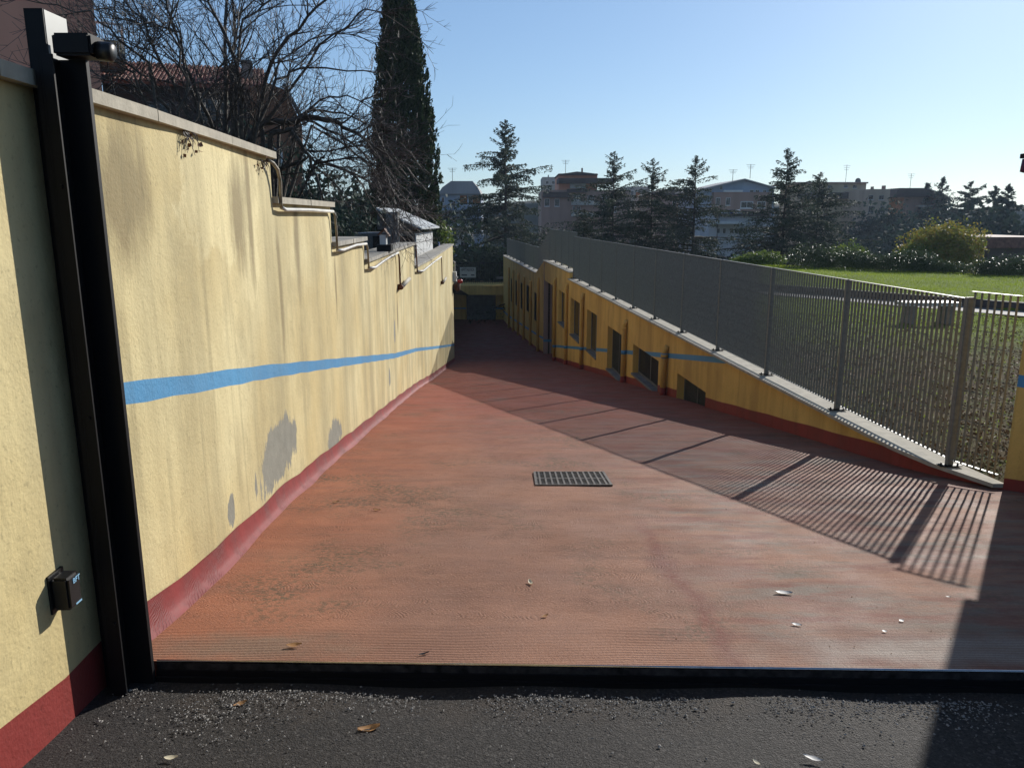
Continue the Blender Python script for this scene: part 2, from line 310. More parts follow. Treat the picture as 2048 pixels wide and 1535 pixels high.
M['autumn'] = leafmat('autumn_leaves', (0.14, 0.19, 0.03), (0.27, 0.19, 0.04), 0.6, 0.45)
M['shiny'] = leafmat('glossy_leaves', (0.04, 0.06, 0.025), (0.09, 0.12, 0.05), 0.42, 0.15)
M['dryleaf'] = leafmat('dry_leaf', (0.32, 0.15, 0.05), (0.45, 0.26, 0.12), 0.6, 0.25)
M['paleleaf'] = leafmat('pale_leaf', (0.62, 0.55, 0.38), (0.7, 0.62, 0.45), 0.6, 0.2)
M['grassb'] = leafmat('grass_blades', (0.16, 0.22, 0.022), (0.27, 0.33, 0.045), 0.9, 0.55)
M['litter'] = leafmat('leaf_litter', (0.07, 0.045, 0.025), (0.20, 0.14, 0.08), 0.7, 0.1)
M['pebble'] = simple('pale_pebbles', (0.30, 0.275, 0.245), 0.7, var=0.3, vs=60)
M['shard'] = simple('grey_shard', (0.50, 0.48, 0.45), 0.5)

# ------------------------------------------------------------------ SETTING: ground sheets
mb = MB(); mb.add([(-3000, -800, -9.2), (3000, -800, -9.2), (3000, 4500, -9.2), (-3000, 4500, -9.2)], [(0, 1, 2, 3)])
tag(mb.build('ground', M['ground']), kind='structure')
# ramp
def edgeY(x): return 2.79 - 0.028 * x
mb = MB(); ys = [0.0] + list(np.arange(3.2, 33, 0.8)) + list(np.arange(33.5, 57.3, 1.2)) + [57.3]
def right_of(y): return 6.5 if y < 6.1 else (Rx(y) + 0.04 if y < 33 else (4.6 if y < 36 else CX(y) + 0.1))
rows = []
for y in ys:
    a = Lx(y) - 0.02 if y < 31.7 else -9.0; b_ = right_of(y); k = 24; r = []
    for i in range(k + 1):
        x = a + (b_ - a) * i / k; yy = edgeY(x) if y == 0.0 else y
        r.append((x, yy, Fz(yy) + 0.004 * math.sin(x * 5 + yy * 3)))
    rows.append(r)
vs = [p for r in rows for p in r]; k = 25
mb.add(vs, [(j * k + i, j * k + i + 1, (j + 1) * k + i + 1, (j + 1) * k + i) for j in range(len(rows) - 1) for i in range(k - 1)])
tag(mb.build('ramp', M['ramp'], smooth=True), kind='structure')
# asphalt in front of the threshold, a little lower
mb = MB(); k = 61; vs = []
for j in range(61):
    for i in range(k):
        x = -1.75 + 9.2 * i / 60; y = -3 + (edgeY(x) - 0.045 + 3) * j / 60
        vs.append((x, y, Fz(y) - 0.07 + 0.006 * math.sin(x * 7.1 + 1.3 * math.sin(y * 5)) + 0.005 * math.sin(y * 9 + x * 3)))
mb.add(vs, [(j * k + i, j * k + i + 1, (j + 1) * k + i + 1, (j + 1) * k + i) for j in range(60) for i in range(k - 1)])
tag(mb.build('asphalt_drive', M['asphalt'], smooth=True), kind='structure')
# lawn behind the fence
def lawn_z(x, y):
    d = (y - kerbY(x)); z = -2.34
    if d > 0: z = -2.20 + min(d, 25) * 0.005
    return z + 0.02 * math.sin(x * 1.3 + y) + 0.015 * math.sin(y * 2.1 - x * 0.7)
def lawnY(x): return 36 + (11 - x) * 0.4 if x < 11 else max(17, 36 - (x - 11) * 0.95)
def kerbY(x): return 21.98 - (x - 10.75) * 1.21 if x < 13 else 19.26 - (x - 13) * 0.6
mb = MB(); vs = []; ni = 90; nj = 90
for j in range(nj + 1):
    for i in range(ni + 1):
        t_ = (i / ni) ** 1.6; xx = 4 + 41 * t_; y = 5.5 + (lawnY(xx) - 5.5) * (j / nj); x0 = (FX(y) + 0.14 if y < 33 else 1.9) if y > 6.7 else 4.25 + (6.7 - y) * 1.0
        x = x0 + (45 - x0) * t_; vs.append((x, y, lawn_z(x, y)))
q = ni + 1
mb.add(vs, [(j * q + i, j * q + i + 1, (j + 1) * q + i + 1, (j + 1) * q + i) for j in range(nj) for i in range(ni)])
sk = [p for p in vs[-q:]]; mb.add(sk + [(a, b_ + 6, -9.3) for a, b_, c in sk], [(i, i + 1, q + i + 1, q + i) for i in range(q - 1)])
tag(mb.build('lawn', M['lawn'], smooth=True), kind='structure')
# path with kerb
mb = MB(); mk = MB(); xs = list(np.arange(4.4, 34, 0.6))
for a, b_ in zip(xs, xs[1:]):
    ya, yb = kerbY(a), kerbY(b_)
    mb.add([(a, ya - 2.0, -2.30), (b_, yb - 2.0, -2.30), (b_, yb - 0.1, -2.30), (a, ya - 0.1, -2.30)], [(0, 1, 2, 3)])
    mk.add([(a, ya - 0.1, -2.36), (b_, yb - 0.1, -2.36), (b_, yb - 0.1, -2.10), (a, ya - 0.1, -2.10), (a, ya + 0.1, -2.10), (b_, yb + 0.1, -2.10)], [(0, 1, 2, 3), (3, 2, 5, 4)])
tag(mb.build('path', simple('path_paving', (0.19, 0.18, 0.165), 0.8, var=0.12)), kind='structure')
tag(mk.build('kerb', simple('kerb_brick', (0.10, 0.085, 0.08), 0.8, var=0.2)), kind='structure')
# garden ground behind the left wall
mb = MB(); mb.add([(-60, 3, -1.3), (-2.0, 3, -1.3), (-2.3, 12, -1.6), (-2.6, 31, -2.5), (-3.2, 60, -6), (-60, 60, -3), (-60, 12, -1.4)], [(0, 1, 2, 6), (6, 2, 3, 4, 5)])
tag(mb.build('garden_ground', M['garden']), kind='structure')

# ------------------------------------------------------------------ LEFT WALL
STEPS = [(0.2, 5.9, 0.47), (5.9, 8.14, 0.15), (8.14, 10.3, -0.25), (10.3, 17.3, -0.54), (17.3, 31.7, -1.05)]
SL = [(3.13, -0.67, -0.765), (4.98, -0.96, -1.06), (13.35, -2.33, -2.42), (17.25, -2.89, -2.97), (28.8, -4.69, -4.77), (31.7, -5.14, -5.22)]
SLt = [(a, b_) for a, b_, c in SL]; SLb = [(a, c) for a, b_, c in SL]
lw = empty('boundary_wall', (-1.7, 3, Fz(3)), 'long pale yellow stepped wall with blue stripe on the left of the ramp', 'wall')
mb = MB()
for (y0, y1, zt) in STEPS:
    n_ = max(2, int((y1 - y0) / 0.28)); yy = [y0 + (y1 - y0) * i / n_ for i in range(n_ + 1)]
    yy = sorted(set(yy + ([2.84] if y0 < 2.8 < y1 else [])))
    top = zt - 0.05
    def colz(y):
        f = Fz(y) - (0.05 if y < 2.75 else 0); wob = 0.006 * math.sin(y * 7) + 0.005 * math.sin(y * 17)
        bt = f + (0.135 if y > 2.75 else 0.165) + wob; sb = min(top - .01, lerp_tab(SLb, y) + 0.004 * math.sin(y * 9)); st = min(top - .005, lerp_tab(SLt, y) + 0.003 * math.sin(y * 6))
        return [f - 0.4, bt, sb, st, top]
    for a, b_ in zip(yy, yy[1:]):
        za, zb = colz(a), colz(b_)
        for k_ in range(4):
            mi = (1, 0, 2, 0)[k_]
            if mi == 2 and a < 2.84 - 1e-6: mi = 0
            mb.add([(Lx(a), a, za[k_]), (Lx(b_), b_, zb[k_]), (Lx(b_), b_, zb[k_ + 1]), (Lx(a), a, za[k_ + 1])], [(0, 1, 2, 3)], mi)
        mb.add([(Lx(a) - 0.34, a, top), (Lx(b_) - 0.34, b_, top), (Lx(b_), b_, top), (Lx(a), a, top)], [(0, 1, 2, 3)], 0)
        mb.add([(Lx(a) - 0.34, a, top), (Lx(b_) - 0.34, b_, top), (Lx(b_) - 0.34, b_, -7), (Lx(a) - 0.34, a, -7)], [(0, 1, 2, 3)], 0)
    zn = next((s[2] - 0.05 for s in STEPS if abs(s[0] - y1) < 1e-6), -7)
    mb.add([(Lx(y1) - 0.34, y1, zn), (Lx(y1), y1, zn), (Lx(y1), y1, top), (Lx(y1) - 0.34, y1, top)], [(0, 1, 2, 3)], 0)
mb.build('wall_face', [M['yel'], M['redband'], M['blue']], lw)
for (y0, y1, zt) in STEPS:                 # coping slabs one by one
    y0_, y1_ = y0 + (0.003 if y0 > 1 else 0), y1 + 0.03
    n_ = max(1, round((y1_ - y0_) / 1.15)); L = (y1_ - y0_) / n_
    for i in range(n_):
        a, b_ = y0_ + i * L + 0.003, y0_ + (i + 1) * L - 0.003; dz = rnd.uniform(-0.002, 0.002); dx = rnd.uniform(-0.003, 0.003)
        m_ = MB(); fa, fb = Lx(a) + 0.045 + dx, Lx(b_) + 0.045 + dx
        m_.prism([(fa - 0.42, a, zt - 0.05), (fa, a, zt - 0.05), (fb, b_, zt - 0.05), (fb - 0.42, b_, zt - 0.05)],
                 [(fa - 0.42, a, zt + dz), (fa, a, zt + dz), (fb, b_, zt + dz), (fb - 0.42, b_, zt + dz)])
        m_.build('coping_stone', M['travD'] if y0 > 8 else M['trav'], lw)
# fillet curb at the foot, part of the wall
mb = MB(); prof = [(0.005, 0.142), (0.010, 0.085), (0.020, 0.042), (0.032, 0.020), (0.048, 0.008), (0.066, 0.0)]
yy = list(np.arange(2.86, 31.6, 0.22)); vs = []
for y in yy:
    s_ = 1.0 + 0.12 * math.sin(y * 2.3) + 0.08 * math.sin(y * 6.1)
    for (dx, dz) in prof: vs.append((Lx(y) + dx * s_, y, Fz(y) + (dz * (1 + 0.08 * math.sin(y * 4.7))) - (0.012 if dz == 0 else 0)))
p_ = len(prof)
mb.add(vs, [(j * p_ + i, j * p_ + i + 1, (j + 1) * p_ + i + 1, (j + 1) * p_ + i) for j in range(len(yy) - 1) for i in range(p_ - 1)])
mb.build('red_skirting', M['fillet'], lw, smooth=True)
# white conduit that follows the steps
def wx(y, off): return Lx(y) + off
cz = []
def cpath(pts, rad, mat, parent):
    rad *= 0.8
    m_ = MB(); m_.tube([(wx(y, off), y, z) for (y, z, off) in pts], rad, 8); return m_.build('pipe_run', mat, parent, smooth=True)
cond = empty('cable_conduit', (Lx(6) + 0.04, 6, 0.1), 'white cable conduit running under the coping and down each step of the yellow wall', 'conduit')
cpath([(5.72, 0.40, 0.03), (5.80, 0.38, 0.05), (5.88, 0.34, 0.06), (5.93, 0.26, 0.06), (5.95, 0.10, 0.05), (5.96, 0.07, 0.05)], 0.016, M['pvcd'], cond)
cpath([(5.96, 0.07, 0.05), (6.1, 0.055, 0.045), (7.0, 0.06, 0.05), (8.05, 0.055, 0.045)], 0.019, M['pvc'], cond)
cpath([(8.05, 0.055, 0.045), (8.12, 0.02, 0.05), (8.16, -0.1, 0.05), (8.17, -0.33, 0.05)], 0.015, M['pvcd'], cond)
cpath([(8.17, -0.34, 0.05), (8.5, -0.35, 0.05), (9.4, -0.33, 0.045), (10.22, -0.34, 0.045)], 0.022, M['pvc'], cond)
cpath([(10.22, -0.34, 0.045), (10.3, -0.40, 0.05), (10.33, -0.66, 0.05)], 0.017, M['pvcd'], cond)
cpath([(10.33, -0.66, 0.05), (10.9, -0.69, 0.05), (11.8, -0.655, 0.05), (12.9, -0.63, 0.045), (13.9, -0.62, 0.045)], 0.024, M['pvc'], cond)
cpath([(13.9, -0.62, 0.045), (14.0, -0.70, 0.05), (14.05, -1.2, 0.05)], 0.02, M['rust'], cond)
cpath([(17.25, -0.6, 0.05), (17.32, -1.0, 0.05), (17.36, -1.2, 0.05)], 0.02, M['rust'], cond)
cpath([(17.36, -1.18, 0.05), (18.5, -1.25, 0.05), (21, -1.2, 0.05), (24.2, -1.2, 0.05)], 0.028, M['pvc'], cond)
cpath([(24.2, -1.2, 0.05), (24.35, -1.4, 0.05), (24.4, -2.0, 0.05)], 0.02, M['rust'], cond)
# two tubular lamps on brackets
for (y, z, lab) in ((14.1, -1.24, 'tubular white wall lamp on the yellow wall, the nearer of the two'), (24.5, -2.02, 'tubular white wall lamp on the yellow wall near its far end')):
    t = empty('wall_lamp', (Lx(y), y, z), lab, 'wall lamp', 'tubular lamps on the yellow wall')
    a = MB(); a.box(Lx(y) - 0.01, Lx(y) + 0.05, y - 0.05, y + 0.03, z - 0.05, z + 0.05); a.build('bracket', M['rust'], t)
    a = MB(); a.tube([(Lx(y) + 0.07, y - 0.04, z), (Lx(y + 1) + 0.09, y + 1.1, z + 0.06)], 0.038, 10); a.build('lamp_tube', M['travD'], t, smooth=True)
    a = MB(); a.tube([(Lx(y) + 0.07, y - 0.10, z - 0.004), (Lx(y) + 0.07, y - 0.04, z)], 0.042, 10); a.build('end_cap', M['rust'], t, smooth=True)
# dry ivy remnants under the coping
def leaf_obj(name, pts, size, mat, parent=None, up=None, aspect=1.0, seed=0, kind=None):
    rs = np.random.RandomState(seed); pts = np.asarray(pts, float); n_ = len(pts)
    if np.isscalar(size): size = np.full(n_, size)
    size = np.asarray(size) * rs.uniform(0.6, 1.4, n_)
    d = rs.normal(size=(n_, 3)); 
    if up is not None: d = d * (1 - 0.0) * 0.45 + np.asarray(up, float).reshape(-1, 3)
    d /= np.linalg.norm(d, axis=1)[:, None]
    r = rs.normal(size=(n_, 3)); s_ = np.cross(d, r); s_ /= np.linalg.norm(s_, axis=1)[:, None] + 1e-9
    a = d * size[:, None] * 0.5; b_ = s_ * (size / aspect)[:, None] * 0.5; nn = np.cross(d, s_) * size[:, None] * 0.12
    v = np.stack([pts - a, pts + b_ + nn, pts + a, pts - b_ + nn], 1).reshape(-1, 3)
    me = bpy.data.meshes.new(name); me.vertices.add(4 * n_); me.vertices.foreach_set('co', v.ravel())
    me.loops.add(4 * n_); me.loops.foreach_set('vertex_index', np.arange(4 * n_, dtype=np.int32))
    me.polygons.add(n_); me.polygons.foreach_set('loop_start', np.arange(0, 4 * n_, 4, dtype=np.int32)); me.polygons.foreach_set('loop_total', np.full(n_, 4, np.int32))
    me.materials.append(mat); me.update(calc_edges=True); me.validate()
    o_ = link(name, me, parent)
    if kind: o_['kind'] = kind
    return o_
for i, (y, z, lab) in enumerate(((4.05, 0.37, 'small dry brown ivy tuft hanging under the coping, left of the step'), (5.62, 0.34, 'dry brown ivy tuft at the first coping step beside the conduit'))):
    t = empty('ivy_remnant', (Lx(y), y, z), lab, 'dry plant', 'dry ivy tufts under the coping')
    a = MB()
    for k_ in range(9):
        p0 = Vector((Lx(y) + 0.02, y + rnd.uniform(-0.06, 0.06), z + 0.05)); p = [p0]
        for j in range(3): p.append(p[-1] + Vector((rnd.uniform(-0.005, 0.02), rnd.uniform(-0.03, 0.035), rnd.uniform(-0.05, 0.0))))
        a.tube(p, [0.003, 0.003, 0.002, 0.001], 4)
    a.build('stem', M['twig'], t)
    leaf_obj('leaf_cluster', [(Lx(y) + rnd.uniform(0, 0.05), y + rnd.gauss(0, 0.05), z + rnd.gauss(0, 0.03)) for _ in range(14)], 0.022, M['rust'], t, seed=i, kind='stuff')

# photocell box on the near wall
t = empty('photocell', (-1.60, 2.49, -1.33), 'small black photocell box with light blue print on the wall beside the gate post', 'photocell')
a = MB(); a.box(-1.602, -1.588, 2.445, 2.535, -1.345, -1.205); a.build('back_plate', M['blackp'], t)
a = MB(); a.box(-1.588, -1.528, 2.452, 2.528, -1.335, -1.215)
me = a.mesh('body', M['blackp']); bm = bmesh.new(); bm.from_mesh(me); bmesh.ops.bevel(bm, geom=list(bm.edges), offset=0.008, segments=2, affect='EDGES'); bm.to_mesh(me); bm.free(); link('body', me, t)
def text_mesh(body, size, mat, matrix, parent, name='lettering', ext=0.0008, bold=False):
    cu = bpy.data.curves.new(name, 'FONT'); cu.body = body; cu.size = size; cu.extrude = ext; cu.align_x = 'CENTER'; cu.align_y = 'CENTER'
    if bold: cu.offset = size * 0.02
    o_ = bpy.data.objects.new('tmp', cu); col.objects.link(o_)
    dg = bpy.context.evaluated_depsgraph_get(); me = bpy.data.meshes.new_from_object(o_.evaluated_get(dg)); bpy.data.objects.remove(o_)
    me.materials.clear(); me.materials.append(mat); me.transform(matrix); return link(name, me, parent)
LB = simple('light_blue_print', (0.30, 0.55, 0.75), 0.5, var=0.02)
mt = Matrix.Translation((-1.5268, 2.502, -1.238)) @ Matrix(((0, 0, 1, 0), (1, 0, 0, 0), (0, 1, 0, 0), (0, 0, 0, 1)))
text_mesh('BFT', 0.026, LB, mt, t, bold=True)
a = MB(); a.box(-1.5283, -1.5268, 2.485, 2.521, -1.3275, -1.3215); a.build('print_line', LB, t)

# ------------------------------------------------------------------ LEFT GATE POST
t = empty('gate_post', (-1.52, 2.74, Fz(2.74) - 0.07), 'tall dark steel gate post with bracket and roller beside the yellow wall', 'gate post')
a = MB(); a.box(-1.592, -1.535, 2.735, 2.865, -1.9, 0.665); a.build('rear_column', M['galvp'], t)
a = MB()
a.box(-1.598, -1.594, 2.727, 2.86, -1.9, 0.667); a.box(-1.5935, -1.536, 2.727, 2.732, -1.9, 0.667); a.build('front_plate', M['dsteel'], t)
a = MB(); zb, zt_ = -1.86, 0.516                         # channel opening to the right
a.box(-1.532, -1.524, 2.665, 2.80, zb, zt_); a.box(-1.524, -1.4345, 2.770, 2.79, zb, zt_)
a.box(-1.548, -1.5325, 2.665, 2.7255, zb, zt_); a.box(-1.5235, -1.488, 2.665, 2.673, zb, zt_); a.build('channel', M['dsteel'], t)
a = MB(); a.box(-1.505, -1.378, 2.700, 2.800, 0.518, 0.588); me = a.mesh('bracket', M['dsteel']); bm = bmesh.new(); bm.from_mesh(me); bmesh.ops.bevel(bm, geom=list(bm.edges), offset=0.008, segments=2, affect='EDGES'); bm.to_mesh(me); bm.free(); link('bracket', me, t)
a = MB(); a.tube([(-1.377, 2.75, 0.540), (-1.335, 2.75, 0.536), (-1.328, 2.75, 0.535)], [0.031, 0.031, 0.024], 16); a.build('roller', M['blackp'], t, smooth=True)
for z in (0.1, -0.7, -1.5): a = MB(); a.tube([(-1.506, 2.657, z), (-1.506, 2.666, z)], 0.007, 6); a.build('bolt', M['dsteel'], t)

# gate rail / threshold
t = empty('gate_rail', (0, 2.78, Fz(2.78)), 'long dark steel gate rail along the edge between asphalt and red ramp', 'gate rail')
a = MB(); xs = [-1.44, 6.4]
def rail(dy0, dy1, z0, z1, mat, name):
    a = MB(); lo = [(xs[0], edgeY(xs[0]) + dy0, 0), (xs[1], edgeY(xs[1]) + dy0, 0), (xs[1], edgeY(xs[1]) + dy1, 0), (xs[0], edgeY(xs[0]) + dy1, 0)]
    a.prism([(x, y, Fz(y) + z0) for x, y, _ in lo], [(x, y, Fz(y) + z1) for x, y, _ in lo]); a.build(name, mat, t)
rail(-0.008, 0.0, -0.12, 0.004, M['brsteel'], 'edge_angle')
rail(-0.020, -0.009, -0.12, -0.030, M['dsteel'], 'web')
rail(-0.036, -0.021, -0.12, -0.052, M['dsteel'], 'foot_flange')
a = MB(); a.tube([(xs[0], edgeY(xs[0]) - 0.004, Fz(edgeY(xs[0])) + 0.006), (xs[1], edgeY(xs[1]) - 0.004, Fz(edgeY(xs[1])) + 0.006)], 0.006, 8); a.build('round_bead', simple('polished_steel', (0.5, 0.48, 0.48), 0.22, 1.0, var=0.15, vs=12), t, smooth=True)

# drain grate
t = empty('drain_grate', (0.53, 6.6, Fz(6.6)), 'rectangular cast iron drain grate set in the red ramp', 'drain grate')
gx0, gx1, gy0, gy1 = 0.20, 0.865, 6.30, 6.91; gz = lambda y: Fz(y) + 0.006
def slab(a, x0, x1, y0, y1, z0, z1): a.prism([(x0, y0, Fz(y0) + z0), (x1, y0, Fz(y0) + z0), (x1, y1, Fz(y1) + z0), (x0, y1, Fz(y1) + z0)], [(x0, y0, Fz(y0) + z1), (x1, y0, Fz(y0) + z1), (x1, y1, Fz(y1) + z1), (x0, y1, Fz(y1) + z1)])
a = MB(); slab(a, gx0, gx1, gy0, gy1, 0.004, 0.0065); a.build('pit_shade_sheet', M['unlit'], t)  # flat sheet under the bars, coloured as the unlit depth below
a = MB(); e = 0.022; slab(a, gx0, gx1, gy0, gy0 + e, 0.0, 0.015); slab(a, gx0, gx1, gy1 - e, gy1, 0.0, 0.015); slab(a, gx0, gx0 + e, gy0 + e, gy1 - e, 0.0, 0.0148); slab(a, gx1 - e, gx1, gy0 + e, gy1 - e, 0.0, 0.0148)
a.build('frame', M['castiron'], t)
for i in range(12):
    a = MB(); x = gx0 + e + (gx1 - gx0 - 2 * e) * (i + 0.5) / 12; slab(a, x - 0.008, x + 0.008, gy0 + e, gy1 - e, 0.005, 0.0142); a.build('bar', M['castiron'], t)
a = MB()
for i in range(1, 10):
    y = gy0 + (gy1 - gy0) * i / 10; wd = 0.016 if i == 5 else 0.005; slab(a, gx0 + e, gx1 - e, y - wd, y + wd, 0.0066, 0.0125)
a.build('cross_bars', M['castiron'], t)

# ------------------------------------------------------------------ RIGHT BUILDING WALL
rw = empty('basement_building', (3.6, 9, Fz(9)), 'long ochre building side with sloping foot, windows and blue stripe right of the ramp', 'building')
WIN = [(29.28, 31.27, -4.15, -2.85), (26.10, 28.10, -4.18, -2.85), (22.98, 24.66, -4.17, -2.87), (19.54, 21.36, -4.16, -2.95), (16.03, 18.33, -3.68, -2.97), (12.98, 14.66, -9, -2.95)]
def stR(y): return -2.26 - (y - 12.62) * 0.1535
mb = MB(); ZT = -2.225
ys = sorted(set([round(v, 3) for v in list(np.arange(6.17, 33.0, 0.3)) + [33.0, 28.4, 6.75, 7.25] + [e_ for w_ in WIN for e_ in w_[:2]]]))
ys = [ys[0]] + [b_ for a_, b_ in zip(ys, ys[1:]) if b_ - a_ > 0.004]
def rowsR(a, b_, lo, hi):
    for k_ in range(4):
        q_ = []
        for y in (a, b_):
            st = stR(y); lev = [lo(y), Fz(y) + 0.165 + 0.005 * math.sin(y * 5), st - 0.10, st, hi(y)]
            if y < 11.9: lev[2] = lev[3] = 99
            c_ = [min(max(v, lev[0]), lev[4]) for v in lev]; q_.append(c_)
        if q_[0][k_ + 1] - q_[0][k_] < 1e-4 and q_[1][k_ + 1] - q_[1][k_] < 1e-4: continue
        mb.add([(Rx(a), a, q_[0][k_]), (Rx(b_), b_, q_[1][k_]), (Rx(b_), b_, q_[1][k_ + 1]), (Rx(a), a, q_[0][k_ + 1])], [(0, 1, 2, 3)], (1, 0, 2, 0)[k_])
for a, b_ in zip(ys, ys[1:]):
    mid = (a + b_) / 2; top = (lambda y: ZT) if mid < 28.4 else (lambda y: -1.99)
    win = next((w_ for w_ in WIN if w_[0] < mid < w_[1]), None)
    fl = lambda y: Fz(y) - 0.3
    if win is None: rowsR(a, b_, fl, top)
    else:
        if win[2] > -8: rowsR(a, b_, fl, lambda y: max(win[2], Fz(y) - 0.3))
        rowsR(a, b_, lambda y: win[3], top)
DEP = 0.17
for w_ in WIN:
    y0, y1, z0, z1 = w_; zb0 = z0 if z0 > -8 else Fz(y0) - 0.3
    P = lambda y, d, z: (Rx(y) + d, y, z)
    mb.add([P(y0, 0, zb0), P(y0, DEP, zb0), P(y0, DEP, z1), P(y0, 0, z1)], [(0, 1, 2, 3)], 0)
    mb.add([P(y1, 0, zb0), P(y1, DEP, zb0), P(y1, DEP, z1), P(y1, 0, z1)], [(0, 1, 2, 3)], 0)
    mb.add([P(y0, 0, z1), P(y0, DEP, z1), P(y1, DEP, z1), P(y1, 0, z1)], [(0, 1, 2, 3)], 0)
    mb.add([P(y0, DEP, zb0), P(y1, DEP, zb0), P(y1, DEP, z1), P(y0, DEP, z1)], [(0, 1, 2, 3)], 0) if False else None
# back mass, end at the recess, step of the parapet
mb.add([(Rx(33), 33, -6.5), (Rx(33) + 3, 33, -6.5), (Rx(33) + 3, 33, -1.99), (Rx(33), 33, -1.99)], [(0, 1, 2, 3)], 0)
mb.add([(Rx(28.4), 28.4, ZT), (Rx(28.4) + 0.6, 28.4, ZT), (Rx(28.4) + 0.6, 28.4, -1.99), (Rx(28.4), 28.4, -1.99)], [(0, 1, 2, 3)], 0)
# inner wall behind the coping towards the lawn
mb.add([(FX(7.3) + 0.13, 7.3, -9), (FX(33) + 0.13, 33, -9), (FX(33) + 0.13, 33, ZT), (FX(7.3) + 0.13, 7.3, ZT)], [(0, 1, 2, 3)], 0)
# lintel over the recess and its soffit
for z_ in (0,):
    mb.add([(Rx(33), 33, -2.85), (Rx(36), 36, -2.85), (Rx(36), 36, -1.99), (Rx(33), 33, -1.99)], [(0, 1, 2, 3)], 0)
    mb.add([(Rx(33), 33, -2.85), (Rx(36), 36, -2.85), (Rx(36) + 3, 36, -2.85), (Rx(33) + 3, 33, -2.85)], [(0, 1, 2, 3)], 0)
mb.add([(Rx(33) + 3, 33, -6.9), (Rx(36) + 3, 36, -6.9), (Rx(36) + 3, 36, -2), (Rx(33) + 3, 33, -2)], [(0, 1, 2, 3)], 0)
mb.add([(1.86, 36.02, -6.9), (4.6, 36.02, -6.9), (4.6, 36.02, -2), (1.86, 36.02, -2)], [(0, 1, 2, 3)], 0)
mb.build('wall_face', [M['yelR'], M['redband'], M['blue']], rw)
# grey pier at the recess
a = MB(); a.box(1.475, 1.86, 36.0, 36.4, -5.63, -2.0); a.box(1.475, 1.86, 36.001, 36.4, -6.9, -5.74); a.build('pier', M['pinkish'], rw)
a = MB(); a.box(1.473, 1.861, 35.998, 36.4, -5.739, -5.631); a.build('pier_stripe', M['blue'], rw)
for wi, w_ in enumerate(WIN):
    y0, y1, z0, z1 = w_; zb0 = z0 if z0 > -8 else Fz((y0 + y1) / 2) - 0.2
    ym = (y0 + y1) / 2
    nm = 'window' if wi < 5 else 'door'
    a = MB(); fr = 0.055; X = lambda y: Rx(y) + DEP - 0.03
    def vbox(a, ya, yb, za, zb_, d0=0.0, d1=0.03):
        a.prism([(X(ya) + d0, ya, za), (X(ya) + d1, ya, za), (X(yb) + d1, yb, za), (X(yb) + d0, yb, za)], [(X(ya) + d0, ya, zb_), (X(ya) + d1, ya, zb_), (X(yb) + d1, yb, zb_), (X(yb) + d0, yb, zb_)])
    vbox(a, y0 + .001, y0 + fr, zb0, z1 - .001); vbox(a, y1 - fr, y1 - .001, zb0, z1 - .001); vbox(a, y0 + fr, y1 - fr, z1 - fr, z1 - .002); vbox(a, y0 + fr, y1 - fr, zb0, zb0 + fr)
    vbox(a, ym - fr / 2, ym + fr / 2, zb0 + fr, z1 - fr)
    fo = a.build(nm, M['wframe'], rw)
    a = MB(); vbox(a, y0 + fr, y1 - fr, zb0 + fr, z1 - fr, 0.016, 0.024); a.build('pane', M['glass'] if wi not in (3, 5) else M['grille'], fo)
    if wi in (3, 4, 5):
        a = MB(); k_ = 22
        for i in range(k_):
            y = y0 + fr + (y1 - y0 - 2 * fr) * (i + .5) / k_; vbox(a, y - 0.012, y + 0.012, zb0 + fr, z1 - fr, -0.004, 0.006)
        a.build('security_bars', M['grille'], fo)
    if wi < 5:
        a = MB(); a.prism([(Rx(y0) - 0.03, y0 - .03, z0 - 0.045), (Rx(y0) + DEP - .03, y0 - .03 + .03, z0 - 0.045), (Rx(y1) + DEP - .03, y1, z0 - 0.045), (Rx(y1) - 0.03, y1 + .03, z0 - 0.045)],
                          [(Rx(y0) - 0.03, y0 - .03, z0 + .003), (Rx(y0) + DEP - .03, y0, z0 + .003), (Rx(y1) + DEP - .03, y1, z0 + .003), (Rx(y1) - 0.03, y1 + .03, z0 + .003)]); a.build('sill', M['soffit'], fo)
# yellow painted downpipes
for (y, zt_) in ((31.9, -2.44), (28.66, -2.42), (25.2, -2.45), (19.0, -2.52), (15.35, -2.56)):
    a = MB(); x = Rx(y) - 0.075; rr_ = 0.062
    a.tube([(x + 0.06, y, zt_ + 0.02), (x + 0.02, y, zt_ - 0.03), (x, y, zt_ - 0.12), (x, y, Fz(y) - 0.05)], rr_, 12); dp = a.build('downpipe', M['yelR'], rw, smooth=True)
    a = MB(); a.tube([(x, y, stR(y) - 0.10), (x, y, stR(y))], rr_ + 0.003, 12); a.build('stripe_ring', M['blue'], dp, smooth=True)
    a = MB(); a.tube([(x, y, zt_ - 0.20), (x, y, zt_ - 0.14)], rr_ + 0.010, 12); a.build('pipe_collar', M['yelR'], dp, smooth=True)
    a = MB(); a.tube([(x, y, Fz(y) - 0.05), (x, y, Fz(y) + 0.16)], rr_ + 0.003, 12); a.build('red_foot', M['redband'], dp, smooth=True)
